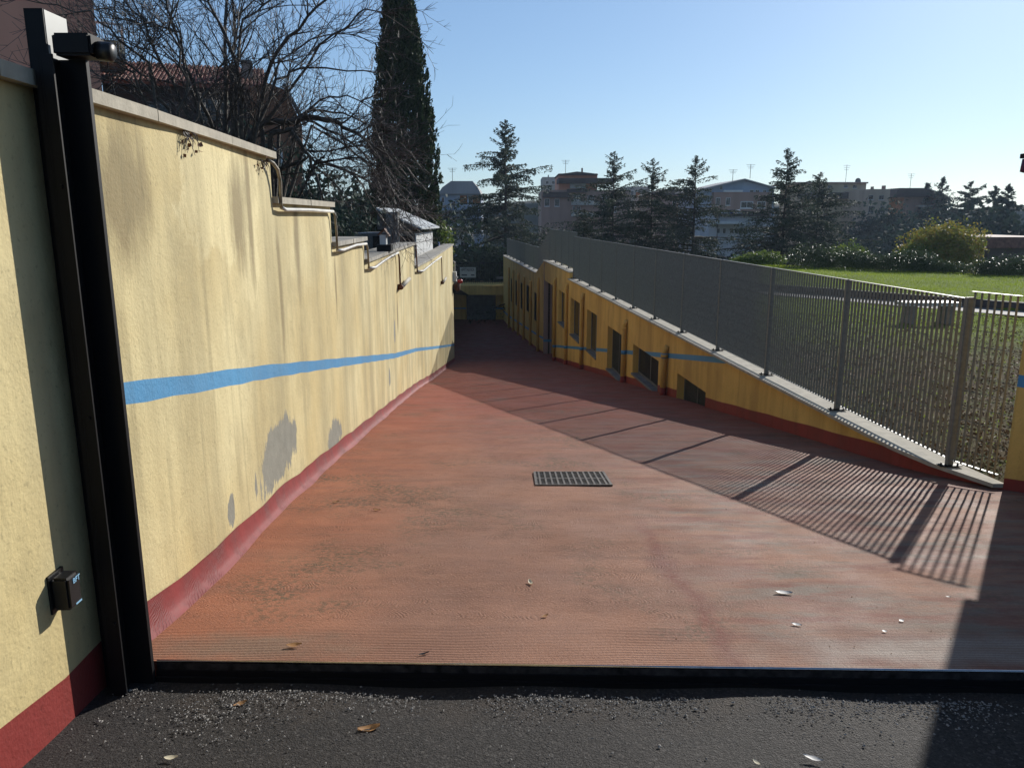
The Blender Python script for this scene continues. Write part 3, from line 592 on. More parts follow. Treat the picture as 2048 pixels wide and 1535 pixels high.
# far wing: wall bending in towards the garages
mb = MB(); ys = list(np.arange(36.0, 56.9, 0.5)); 
topF = lambda y: lerp_tab([(36, -1.99), (38.8, -2.72), (39, -2.72), (57, -2.72)], y)
FW = [(38.2, 39.2, -5.1, -3.7), (41.2, 42.4, -5.0, -3.6), (44.0, 45.2, -5.2, -3.7), (46.8, 48.0, -5.3, -3.8), (49.6, 50.8, -5.4, -3.9)]
ys = sorted(set([round(v, 2) for v in ys + [38.8] + [e_ for w_ in FW for e_ in w_[:2]]]))
fx = lambda y: CX(y)
def rowsF(a, b_, lo, hi):
    for k_ in range(4):
        q_ = []
        for y in (a, b_):
            st = Fz(y) + 0.80; lev = [lo(y), Fz(y) + 0.10, st - 0.10, st, hi(y)]
            q_.append([min(max(v, lev[0]), lev[4]) for v in lev])
        if q_[0][k_ + 1] - q_[0][k_] < 1e-4 and q_[1][k_ + 1] - q_[1][k_] < 1e-4: continue
        mb.add([(fx(a), a, q_[0][k_]), (fx(b_), b_, q_[1][k_]), (fx(b_), b_, q_[1][k_ + 1]), (fx(a), a, q_[0][k_ + 1])], [(0, 1, 2, 3)], (1, 0, 2, 0)[k_])
for a, b_ in zip(ys, ys[1:]):
    mid = (a + b_) / 2; win = next((w_ for w_ in FW if w_[0] < mid < w_[1]), None)
    if win is None: rowsF(a, b_, lambda y: Fz(y) - .3, topF)
    else: rowsF(a, b_, lambda y: Fz(y) - .3, lambda y: win[2]); rowsF(a, b_, lambda y: win[3], topF)
mb.add([(fx(36.4), 36.4, -2), (fx(57), 57, -2.72), (fx(57) + .5, 57, -2.72), (fx(36.4) + .5, 36.4, -2)], [(0, 1, 2, 3)], 0) if False else None
mb.build('far_wall_face', [M['yelR'], M['redband'], M['blue']], rw)
a = MB(); a.prism([(fx(36) + .22, 36, -8), (fx(36) + .3, 36, -8), (fx(57) + .3, 57, -8), (fx(57) + .22, 57, -8)], [(fx(36) + .22, 36, -2.8), (fx(36) + .3, 36, -2.8), (fx(57) + .3, 57, -2.8), (fx(57) + .22, 57, -2.8)]); a.build('inner_wall', M['grille'], rw)
for w_ in FW:
    y0, y1, z0, z1 = w_; a = MB()
    a.prism([(fx(y0) + .1, y0, z0), (fx(y0) + .16, y0, z0), (fx(y1) + .16, y1, z0), (fx(y1) + .1, y1, z0)], [(fx(y0) + .1, y0, z1), (fx(y0) + .16, y0, z1), (fx(y1) + .16, y1, z1), (fx(y1) + .1, y1, z1)])
    a.build('window', M['glass'], rw)
for y in (37.4, 40.3, 43.2, 46.0, 48.8, 51.5):
    a = MB(); a.tube([(fx(y) - 0.05, y, topF(y) - 0.5), (fx(y) - 0.07, y, topF(y) - 0.65), (fx(y) - 0.07, y, Fz(y))], 0.07, 8); a.build('downpipe', M['yelR'], rw, smooth=True)
# coping stones on the right
def coping(ya, yb, z, w0, w1, x=Rx, mat=M['trav'], nl=2.05, th=0.035):
    n_ = max(1, round((yb - ya) / nl)); L = (yb - ya) / n_
    for i in range(n_):
        a0, b0 = ya + i * L + 0.003, ya + (i + 1) * L - 0.003; dz = rnd.uniform(-0.0015, 0.0015); seg = [a0] + [v for v in (6.75, 7.25) if a0 < v < b0] + [b0]
        lo = [(x(y) + w0, y, z - th) for y in seg] + [(w1(y), y, z - th) for y in reversed(seg)]
        a = MB(); a.prism(lo, [(p[0], p[1], z + dz) for p in lo]); a.build('coping_stone', mat, rw)
coping(6.17, 28.38, -2.19, -0.085, lambda y: max(FX(y) + 0.15, Rx(y) + 0.02 if y < 6.3 else 0))
coping(28.42, 36.4, -1.955, -0.035, lambda y: Rx(y) + 0.42)
coping(38.9, 56.8, -2.69, -0.03, lambda y: CX(y) + 0.42, x=CX, mat=M['travD'])

# ------------------------------------------------------------------ FENCE
fe = empty('grating_fence', (FX(8), 8, -2.2), 'long grey steel grating fence standing on the travertine coping right of the ramp', 'fence')
post_y = [6.6257, 8.69, 10.74, 12.79, 14.84, 16.88, 18.93, 20.98, 23.02, 25.07, 27.1, 28.5]
fdir = Vector((-0.0769, 1, 0)).normalized()
slat_boxes = {}
def slat_mesh(h, key):
    if key not in slat_boxes:
        a = MB(); a.box(-0.0132, 0.0132, -0.0015, 0.0015, 0, h); slat_boxes[key] = a.mesh('slat', M['galv'])
    return slat_boxes[key]
count = [0]
def panel(p0, p1, z0, z1, key, pitch=0.0685, stuff=False):
    d = Vector((p1[0] - p0[0], p1[1] - p0[1], 0)); L = d.length; d.normalize(); ang = math.atan2(d.y, d.x) - math.pi / 2
    n_ = max(2, int(L / pitch)); st = MB()
    for i in range(n_):
        s_ = L * (i + 0.5) / n_; x = p0[0] + d.x * s_; y = p0[1] + d.y * s_
        if not stuff and count[0] < 296:
            o_ = link('slat', slat_mesh(z1 - z0, key), fe, world=False); o_.location = Vector((x, y, z0)) - fe.location; o_.rotation_euler.z = ang; count[0] += 1
        else:
            nx, ny = d.y, -d.x; a_ = [(x + nx * u + d.x * v, y + ny * u + d.y * v) for u, v in ((-.0132, -.0015), (.0132, -.0015), (.0132, .0015), (-.0132, .0015))]
            st.prism([(q[0], q[1], z0) for q in a_], [(q[0], q[1], z1) for q in a_])
    if st.v: st.build('slats', M['galv'], fe)['kind'] = 'stuff'
    rb = MB(); zz = z0 + 0.12
    while zz < z1 - 0.05:
        rb.tube([(p0[0], p0[1], zz), (p1[0], p1[1], zz)], 0.0022, 4, cap=False); zz += 0.132
    rb.build('cross_rods', M['galv'], fe)
    r_ = MB(); r_.beam((p0[0], p0[1], z1), (p1[0], p1[1], z1), 0.027, 0.006); r_.build('top_rail', M['galvp'], fe)
    r_ = MB(); r_.beam((p0[0], p0[1], z0), (p1[0], p1[1], z0), 0.027, 0.005); r_.build('bottom_rail', M['galv'], fe)
def fpost(x, y, zb_, zt_, plate=True, ang=0.0):
    a = MB(); a.box(x - 0.03, x + 0.03, y - 0.006, y + 0.006, zb_, zt_); a.box(x - 0.032, x - 0.026, y - 0.022, y + 0.022, zb_, zt_ - .001)
    po = a.build('post', M['galv'], fe)
    if plate:
        a = MB(); a.box(x - 0.10, x + 0.10, y - 0.035, y + 0.035, zb_ + 0.012, zb_ + 0.020)
        for q in (-0.075, 0.075): a.tube([(x + q, y, zb_ - 0.0), (x + q, y, zb_ + 0.04)], 0.008, 6)
        a.build('base_plate', M['dsteel'], po)
ZC = -2.19
panel((FX(6.66) + 0.0, 6.60), (4.09, 6.20), ZC + 0.07, -0.62, 'near', pitch=0.057)
fpost(FX(post_y[0]), post_y[0], ZC, -0.67)
for ya, yb in zip(post_y, post_y[1:]):
    if yb > 28: yb = 28.4
    panel((FX(ya + .02), ya + .02), (FX(yb - .02), yb - .02), ZC + 0.07, -0.685, 'main')
    fpost(FX(yb), yb, ZC, -0.68)
for ya in (28.5, 30.4, 32.3, 34.2):
    yb = ya + 1.88; panel((Rx(ya) + .26, ya), (Rx(yb) + .26, yb), -1.86, -0.54, 'b', stuff=True); fpost(Rx(yb) + .26, yb, -1.955, -0.53)
panel((Rx(36.1) + .26, 36.1), (CX(38.8) + .2, 38.8), -2.5, -1.0, 'c', stuff=True) if False else None
# sloping joint panel between the two heights
a = MB()
for i in range(44):
    f_ = i / 43; y = 36.15 + 2.7 * f_; x = Rx(36.1) + .26 + (CX(38.8) + .2 - Rx(36.1) - .26) * f_
    zb_ = -1.95 - 0.72 * f_; zt_ = -0.54 - 0.94 * f_
    a.box(x - .0125, x + .0125, y - .0015, y + .0015, zb_ + .08, zt_)
a.build('slats', M['galv'], fe)['kind'] = 'stuff'
yv = 38.9
while yv < 54:
    yb = yv + 2.04; panel((CX(yv) + .2, yv), (CX(yb) + .2, yb), -2.60, -1.47, 'd', pitch=0.08, stuff=True); fpost(CX(yb) + .2, yb, -2.69, -1.46); yv = yb

# ------------------------------------------------------------------ RIGHT PILLAR WALL with gate catch
t = empty('entrance_wall', (4.13, 6.17, Fz(6.17)), 'ochre entrance wall end with blue stripe at the right edge, casting the big shadow', 'wall')
PW = [(4.13, 6.17), (5.0, 5.05), (5.6, 3.9), (5.6, -2.0)]
mb = MB()
for i in range(3):
    (xa, ya), (xb, yb) = PW[i], PW[i + 1]; n_ = 8
    for j in range(n_):
        q_ = []
        for f_ in (j / n_, (j + 1) / n_):
            x = xa + (xb - xa) * f_; y = ya + (yb - ya) * f_; q_.append((x, y, [Fz(y) - 0.35, Fz(y) + 0.10 if y > 5 else Fz(y) + 0.16, -1.355, -1.255, 0.62]))
        for k_ in range(4):
            (x0_, y0_, z0_), (x1_, y1_, z1_) = q_
            mb.add([(x0_, y0_, z0_[k_]), (x1_, y1_, z1_[k_]), (x1_, y1_, z1_[k_ + 1]), (x0_, y0_, z0_[k_ + 1])], [(0, 1, 2, 3)], (1, 0, 2, 0)[k_])
        mb.add([(q_[0][0], q_[0][1], .62), (q_[1][0], q_[1][1], .62), (q_[1][0] + .35, q_[1][1] + .12, .62), (q_[0][0] + .35, q_[0][1] + .12, .62)], [(0, 1, 2, 3)], 0)
mb.add([(4.13, 6.17, -2.7), (4.50, 6.30, -2.7), (4.50, 6.30, .62), (4.13, 6.17, .62)], [(0, 1, 2, 3)], 0)
mb.add([(4.50, 6.30, -2.7), (5.4, 5.15, -2.7), (5.4, 5.15, .62), (4.50, 6.30, .62)], [(0, 1, 2, 3)], 0)
mb.add([(5.4, 5.15, -2.7), (5.95, 3.9, -2.7), (5.95, 3.9, .62), (5.4, 5.15, .62)], [(0, 1, 2, 3)], 0)
mb.build('wall_face', [M['yelR'], M['redband'], M['blue']], t)
a = MB(); a.prism([(4.075, 6.16, .62), (4.95, 5.0, .62), (5.45, 5.18, .62), (4.52, 6.36, .62)], [(4.075, 6.16, .67), (4.95, 5.0, .67), (5.45, 5.18, .67), (4.52, 6.36, .67)]); a.build('coping_stone', M['trav'], t)
a = MB(); a.box(4.085, 4.13, 6.165, 6.20, -0.50, 0.62); a.build('shadow_step_strip', M['dsteel'], t)  # unseen strip added to give the wall's cast shadow its small step
t = empty('gate_catch', (3.95, 6.05, 0.38), 'dark steel gate catch with plum coloured roller at the right edge of the view', 'gate catch')
a = MB(); a.box(3.915, 4.14, 6.14, 6.19, 0.44, 0.475); a.build('arm', M['dsteel'], t)
a = MB(); a.tube([(3.955, 6.165, 0.435), (3.952, 6.165, 0.34), (3.951, 6.165, 0.335)], [0.03, 0.034, 0.024], 12); a.build('roller', simple('plum_rubber', (0.10, 0.03, 0.08), 0.5), t, smooth=True)

# ------------------------------------------------------------------ GARAGES at the end of the ramp
gr = empty('garage_block', (-2, 57.3, Fz(57)), 'low ochre garage block with dark doors closing the end of the ramp', 'garage')
GY = 57.3
def X(px, y=620): return at(px, y, GY).x
def Z(py): return at(980, py, GY).z
a = MB(); zt_ = Z(586); zb_ = Fz(57) - 0.3
a.box(-9, X(932), GY, GY + 6, zb_, zt_); a.box(X(992), 1.2, GY, GY + 6, zb_, zt_); a.box(X(932), X(992), GY + .35, GY + 6, zb_, zt_ - .01); a.build('wall_face', M['yelR'], gr)
a = MB(); a.box(-9, X(932) - .001, GY - 0.006, GY - .001, Fz(57) + 0.78, Fz(57) + 0.88); a.box(X(992) + .001, 1.2, GY - 0.006, GY - .001, Fz(57) + 0.78, Fz(57) + 0.88); a.build('blue_stripe', M['blue'], gr)
a = MB(); a.box(-9, 1.0, GY - 1.3, GY + 6.2, zt_, Z(568)); a.build('roof_slab', M['yelR'], gr)
a = MB(); a.box(X(932) + .03, X(992) - .03, GY + .25, GY + .3, zb_, zt_ - .02)
for i in range(9): z_ = Fz(57) + 0.2 * i + .1; a.box(X(932) + .05, X(992) - .05, GY + .235, GY + .25, z_, z_ + 0.015)
a.build('door', M['wframe'], gr)
# railing behind with sign
t = empty('garage_railing', (-2, 57.8, Z(568)), 'dark thin metal railing on the garage roof carrying the sign', 'railing')
a = MB(); zz = Z(568)
for i in range(56): x = -8 + i * 0.16; a.box(x - .012, x + .012, 57.79, 57.81, zz, zz + 1.5)
a.build('bars', M['dsteel'], t)['kind'] = 'stuff'
a = MB(); a.box(-8.1, 1.0, 57.785, 57.815, zz + 1.5, zz + 1.54); a.box(-8.1, 1.0, 57.785, 57.815, zz + 0.1, zz + 0.14); a.build('rail', M['dsteel'], t)
SY = 57.6; p0, p1 = at(920, 555, SY), at(951.5, 534.5, SY)
t = empty('rental_sign', ((p0.x + p1.x) / 2, SY, p0.z), 'cream rectangular sign with dark lettering hanging above the garages', 'sign')
a = MB(); a.box(p0.x, p1.x, SY, SY + .03, p0.z, p1.z); a.build('board', simple('cream_board', (0.62, 0.60, 0.50), 0.6, var=0.04), t)
INK = simple('dark_ink', (0.03, 0.025, 0.03), 0.7, var=0.02)
def tm(cx_, cz_): return Matrix.Translation((cx_, SY - 0.004, cz_)) @ Matrix.Rotation(R(90), 4, 'X')
mx_, hh_ = (p0.x + p1.x) / 2, p1.z - p0.z
text_mesh('AFFITTASI BOX', 0.155, INK, tm(mx_, p0.z + hh_ * 0.76) @ Matrix.Diagonal((0.92, 2.0, 1, 1)), t, bold=True)
a = MB(); a.box(p0.x + .12, p0.x + .52, SY - .004, SY - .001, p0.z + hh_ * .19, p0.z + hh_ * .30); a.box(p1.x - .36, p1.x - .10, SY - .004, SY - .001, p0.z + hh_ * .19, p0.z + hh_ * .30); a.build('faded_print', INK, t)
p0, p1 = at(993, 558, SY), at(1008, 553, SY)
t = empty('name_plate', (p0.x, SY, p0.z), 'small narrow white plate on the railing right of the cream sign', 'plate')
a = MB(); a.box(p0.x, p1.x, SY, SY + .03, p0.z, p1.z); a.build('plate', M['soffit'], t)
# junction box, pipe and beacon at the end of the left wall
ye = 31.75; xe = Lx(31.7)
def eb(px0, py0, px1, py1, Y): p, q = at(px0, py1, Y), at(px1, py0, Y); return min(p.x, q.x), max(p.x, q.x), min(p.z, q.z), max(p.z, q.z)
t = empty('junction_box', (xe, ye, at(908, 562, 31.6).z), 'white junction box with thin pipe above it at the far end of the yellow wall', 'junction box')
x0, x1, z0, z1 = eb(905, 543, 913, 562, 31.5); a = MB(); a.box(x0, x1, 31.3, 31.6, z0, z1); a.build('box', M['white'], t)
x0, x1, z0, z1 = eb(909, 524, 911, 543, 31.5); a = MB(); a.tube([((x0 + x1) / 2, 31.45, z0), ((x0 + x1) / 2, 31.45, z1), ((x0 + x1) / 2 - .06, 31.45, z1 + .05)], 0.02, 6); a.build('pipe', M['pvc'], t)
a = MB(); x0, x1, z0, z1 = eb(913, 552, 916, 556, 31.5); a.box(x0, x1, 31.35, 31.42, z0, z1); a.build('latch', M['white'], t)
t = empty('warning_beacon', (at(915, 575, 31.5).x, 31.4, at(915, 583, 31.5).z), 'brown round alarm beacon with red cap at the far end of the yellow wall', 'beacon')
c = at(914, 573, 31.4); a = MB(); a.tube([c + Vector((-0.16, 0, 0)), c + Vector((0.0, 0, 0)), c + Vector((0.12, 0, 0))], [0.10, 0.2, 0.16], 14); a.build('drum', M['rust'], t, smooth=True)
c = at(921, 563, 31.4); a = MB(); a.tube([c + Vector((-0.12, 0, 0)), c + Vector((0.03, 0, 0.01)), c + Vector((0.08, 0, 0.02))], [0.07, 0.09, 0.05], 12); a.build('red_cap', M['red'], t, smooth=True)
c = at(909, 577, 31.4); a = MB(); a.tube([c + Vector((0, 0, -0.18)), c + Vector((0, 0, 0.12))], 0.07, 10); a.build('horn', M['dsteel'], t, smooth=True)

# ------------------------------------------------------------------ LAWN FURNITURE
def bench(x, y, z, label, s=1.0, wd=1.28):
    t = empty('stone_bench', (x, y, z), label, 'bench', 'stone benches on the lawn')
    a = MB(); a.box(x - wd / 2, x + wd / 2, y - .24, y + .24, z + .38, z + .46); a.build('seat', simple('pale_stone', (0.62, 0.60, 0.56), 0.45, var=.08), t)
    for q in (-1, 1):
        a = MB(); cx_ = x + q * wd * 0.32; a.prism([(cx_ - .075, y - .2, z - .05), (cx_ + .075, y - .2, z - .05), (cx_ + .075, y + .2, z - .05), (cx_ - .075, y + .2, z - .05)], [(cx_ - .07, y - .18, z + .379), (cx_ + .07, y - .18, z + .379), (cx_ + .07, y + .18, z + .379), (cx_ - .07, y + .18, z + .379)]); a.build('leg', M['soffit'], t)
bench(9.42, 17.5, -2.33, 'pale stone bench on two legs standing on the grass behind the near fence')
bench(5.55, 19.4, -2.33, 'pale stone bench standing further back behind the opaque stretch of fence', wd=1.1)
# grass blades and leaf litter
pts = []
while len(pts) < 90000:
    y = 7 + 33 * nrs.rand() ** 0.8; x = FX(y) + .3 + nrs.rand() * (y * 0.72 + 1 - FX(y))
    if y > lawnY(x) - .1: continue
    dens = 0.10 if y < 14 else (0.35 if y < 17 else 1.0)
    if nrs.rand() > dens or kerbY(x) - 2.05 < y < kerbY(x) + .1: continue
    pts.append((x, y, lawn_z(x, y) + 0.015))
o_ = leaf_obj('grass', pts, np.array([0.03 + p[1] * 0.001 for p in pts]), M['grassb'], up=(0, 0, 1.2), aspect=5, seed=3); tag(o_, 'short bright green grass covering the lawn beyond the fence', 'grass', kind='stuff')
pts = []
while len(pts) < 16000:
    y = 6.4 + 12.5 * nrs.rand(); x = FX(y) + .2 + nrs.rand() * (y * 0.72 + 1.2 - FX(y))
    if x < FX(y) + .2: continue
    pts.append((x, y, lawn_z(x, y) + 0.025))
o_ = leaf_obj('leaf_litter', pts, 0.038, M['litter'], aspect=1.6, seed=5); tag(o_, 'fallen brown leaves and dead weeds behind the near fence', 'leaf litter', kind='stuff')

# pebbles along the threshold
mb = MB()
def pebble(a, x, y, z, r):
    ang = rnd.uniform(0, 6.28); k_ = rnd.uniform(0.6, 1); vs = []
    for (i, j, l) in ((1, 0, 0), (0, 1, 0), (-1, 0, 0), (0, -1, 0), (0, 0, .7), (0.0, 0, -.6)):
        i *= rnd.uniform(.7, 1.2); j *= rnd.uniform(.7, 1.2) * k_
        vs.append((x + r * (i * math.cos(ang) - j * math.sin(ang)), y + r * (i * math.sin(ang) + j * math.cos(ang)), z + r * l * .7))
    a.add(vs, [(0, 1, 4), (1, 2, 4), (2, 3, 4), (3, 0, 4), (1, 0, 5), (2, 1, 5), (3, 2, 5), (0, 3, 5)])
for i in range(5200):
    x = rnd.uniform(-1.5, 2.6); e_ = edgeY(x) - 0.06
    k_ = rnd.random()
    if math.sin(x * 5.3) + math.sin(x * 12.1 + 1) + rnd.gauss(0, .8) < -.6: continue
    y = e_ - .06 - abs(rnd.gauss(0.03, 0.085)) if k_ < 0.8 else e_ - rnd.uniform(0, 0.9)
    pebble(mb, x, y, Fz(y) - 0.064 + 0.006 * math.sin(x * 7.1 + 1.3 * math.sin(y * 5)) + 0.005 * math.sin(y * 9 + x * 3), rnd.uniform(0.0022, 0.0062) * (1.8 if rnd.random() < 0.06 else 1))
for i in range(260):
    x = rnd.gauss(-1.12, 0.16); y = rnd.gauss(2.50, 0.10)
    if x > -1.56: pebble(mb, x, y, Fz(y) - 0.062 + 0.006 * math.sin(x * 7.1 + 1.3 * math.sin(y * 5)) + 0.005 * math.sin(y * 9 + x * 3), rnd.uniform(0.003, 0.008))
o_ = mb.build('gravel', M['pebble']); tag(o_, 'loose pale grit scattered on the asphalt along the steel rail', 'gravel', kind='stuff')
# single leaves and shards on the ground
def curl_leaf(px, py, on, size, mat, label, group=None, ang=0.0, curl=0.35, name='fallen_leaf', cat='leaf', asp=0.5):
    size *= 1.3
    u = (px - 1024) / F_PX; v = -(py - 767.5) / F_PX; d = Vector((u, CP + v * SP, -SP + v * CP)); y = 3.0
    for _ in range(30):
        zf = Fz(y) + on; y = d.y * (zf / d.z)
    x = d.x * (zf / d.z); t = MB(); n_ = 7; vs = []
    for i in range(n_):
        f_ = i / (n_ - 1) - .5; wd = math.sin(math.pi * (i + .35) / (n_ - .3)) * asp * size * .5 * rnd.uniform(.8, 1.1)
        for q in (-1, 0, 1):
            lx, ly = f_ * size, q * wd; lz = 0.0015 + size * curl * (f_ * f_ * 0.9) + abs(q) * size * curl * .2 + rnd.uniform(0, .03) * size
            vs.append((x + lx * math.cos(ang) - ly * math.sin(ang), y + lx * math.sin(ang) + ly * math.cos(ang), Fz(y) + on + lz))
    t.add([Vector(p) for p in vs], [(i * 3 + j, i * 3 + j + 1, (i + 1) * 3 + j + 1, (i + 1) * 3 + j) for i in range(n_ - 1) for j in range(2)])
    me = t.mesh(name, mat, True); c0 = Vector((x, y, Fz(y) + on)); me.transform(Matrix.Translation(-c0)); o_ = link(name, me); o_.location = c0
    tag(o_, label, cat, group)
curl_leaf(588, 1291, 0.002, 0.050, M['dryleaf'], 'curled tan leaf lying on the red ramp near the steel rail', ang=0.2)
curl_leaf(848, 1308, 0.002, 0.036, M['blackp'], 'small dark twig-like leaf on the ramp just above the rail', ang=0.5, asp=.25)
curl_leaf(1061, 1166, 0.002, 0.042, M['paleleaf'], 'pale whitish leaf in the middle of the ramp', ang=1.8, curl=.5)
curl_leaf(1090, 1232, 0.002, 0.030, M['dryleaf'], 'small brown leaf just below the pale one on the ramp', ang=.6)
curl_leaf(754, 1020, 0.002, 0.048, M['dryleaf'], 'brown leaf on the ramp left of the drain grate', ang=-.3)
curl_leaf(672, 1004, 0.002, 0.042, M['dryleaf'], 'dark brown leaf near the red skirting, level with the grate', ang=.4)
curl_leaf(738, 1460, -0.066, 0.060, M['dryleaf'], 'large orange crumpled leaf on the asphalt, left of centre', ang=.3, curl=.5)
curl_leaf(481, 1408, -0.066, 0.040, M['dryleaf'], 'tan leaf on the asphalt near the gate post', ang=.7)
curl_leaf(342, 1516, -0.066, 0.034, M['paleleaf'], 'pale leaf on the asphalt at the bottom left', ang=.1)
curl_leaf(1515, 1365, -0.060, 0.065, M['dryleaf'], 'brown leaf clump lying against the dark rail', ang=.2, curl=.5)
curl_leaf(1513, 1525, -0.066, 0.024, M['paleleaf'], 'small yellowish leaf at the bottom edge of the asphalt', ang=2.1)
curl_leaf(1567, 1186, 0.002, 0.068, M['shard'], 'largest curved grey shard lying on the right of the ramp', ang=-.15, curl=.25, name='shard', cat='shard', group='grey shards on the ramp')
curl_leaf(1593, 1249, 0.002, 0.036, M['shard'], 'pointed grey shard below the largest one on the ramp', ang=-.4, curl=.25, name='shard', cat='shard', group='grey shards on the ramp')
curl_leaf(1803, 1241, 0.002, 0.020, M['shard'], 'small whitish shard right of the others, nearer the shadow', ang=.4, curl=.25, name='shard', cat='shard', group='grey shards on the ramp', asp=.8)
curl_leaf(1769, 1262, 0.002, 0.018, M['shard'], 'tiny whitish shard just left of the small one near the shadow', ang=-.1, curl=.25, name='shard', cat='shard', group='grey shards on the ramp', asp=.8)
curl_leaf(1626, 1517, -0.066, 0.050, M['shard'], 'thin pale shard on the asphalt at the bottom right', ang=-.5, curl=.2, name='shard', cat='shard', asp=.3)
curl_leaf(1896, 1193, 0.002, 0.022, M['shard'], 'thin pale shard on the ramp beside the shadow edge', ang=-.2, curl=.2, name='shard', cat='shard', asp=.3)
mb = MB()
for i in range(150):
    x = rnd.uniform(-1.3, 2.6); y = rnd.uniform(2.9, 9); pebble(mb, x, y, Fz(y) + .003, rnd.uniform(0.002, 0.006))
tag(mb.build('crumbs', M['dryleaf']), 'tiny crumbs of leaf and grit scattered over the ramp', 'debris', kind='stuff')

# ------------------------------------------------------------------ BEHIND THE LEFT WALL: shed, bird house
t = empty('garden_shed', (-2.8, 24.5, -2.2), 'white plank garden shed with pale overhanging roof behind the yellow wall', 'shed')
ze = at(850, 466, 24).z; xl, xr = at(833, 500, 23.6).x, at(866, 500, 26.4).x
for i in range(5):                        # plank side facing the ramp
    a = MB(); f0, f1 = i / 5 + .006, (i + 1) / 5 - .006; L0, L1_ = [(xl + (xr - xl) * f, 23.6 + 2.8 * f) for f in (f0, f1)]
    a.prism([(L0[0], L0[1], -2.3), (L1_[0], L1_[1], -2.3), (L1_[0] - .04, L1_[1], -2.3), (L0[0] - .04, L0[1], -2.3)], [(L0[0], L0[1], ze), (L1_[0], L1_[1], ze), (L1_[0] - .04, L1_[1], ze), (L0[0] - .04, L0[1], ze)]); a.build('plank', M['white'], t)
a = MB(); a.prism([(xl - 1.9, 23.62, -2.3), (xl - .06, 23.62, -2.3), (xr - .08, 26.35, -2.3), (xl - 1.9, 26.35, -2.3)], [(xl - 1.9, 23.62, ze), (xl - .06, 23.62, ze), (xr - .08, 26.35, ze), (xl - 1.9, 26.35, ze)]); a.build('body', M['wframe'], t)
a = MB(); a.box(xl - 1.3, xl - .12, 23.57, 23.615, ze - .42, ze - .08); a.build('opening', M['unlit'], t)  # solid panel; the shed's dark inside is put into its colour
a = MB(); p = [at(750, 418, 23.2), at(797, 420, 26.8), at(879, 456, 26.8), at(843, 459, 23.2)]
a.prism(p, [q + Vector((0, 0, .05)) for q in p]); a.build('roof', M['roofw'], t)
a = MB(); p = [at(750, 418, 23.21), at(843, 459, 23.21), at(750, 459, 23.21)]; a.prism([q + Vector((0, .4, 0)) for q in p], [q + Vector((0, .45, -.01)) for q in p]); a.build('gable_board', M['wframe'], t)
a = MB(); p = at(785, 480, 22.8); a.box(p.x - .17, p.x + .17, 22.8, 23.1, -2.2, at(785, 424, 22.8).z); a.build('chimney_flue', M['soffit'], t)
by = 12.6; bx = Lx(by) - .22
t = empty('bird_house', (bx, by, -.54), 'little wooden bird house with red gable roof on the wall coping', 'bird house')
b0 = at(766, 489, by); b1 = at(766, 470, by); bx = b0.x; wd = .05
a = MB(); a.box(bx - wd, bx + wd, by, by + .14, b0.z, b1.z); a.build('box', M['offw'], t)
a = MB(); pk = at(768, 457, by); a.beam((pk.x + .005, by + .07, pk.z), (bx - wd - .03, by + .07, b1.z + .0), .2, .012); a.build('roof_slope', M['rust'], t)
a = MB(); a.beam((pk.x - .005, by + .07, pk.z), (bx + wd + .05, by + .07, b1.z - .02), .2, .012); a.build('roof_slope', M['rust'], t)
a = MB(); a.box(bx - .1, bx + .13, by - .02, by + .16, -.54, b0.z - .001); a.build('stand', M['dsteel'], t)
p = at(860, 500, 30); t = empty('blue_tarp', (-3.1, 29, -2.4), 'dark blue tarpaulin between the shed and the wall end', 'tarpaulin')
a = MB(); p0, p1 = at(862, 520, 30), at(885, 488, 30); a.prism([(p0.x - 1, 30, p0.z - .8), (p1.x, 30, p0.z - .8), (p1.x, 31.4, p0.z - .8), (p0.x - 1, 31.4, p0.z - .8)], [(p0.x - 1, 30.2, p1.z), (p1.x - .15, 30.2, p1.z - .05), (p1.x - .2, 31, p1.z + .05), (p0.x - 1, 31, p1.z + .1)]); a.build('sheet', simple('blue_plastic', (0.02, 0.05, 0.22), 0.5), t)

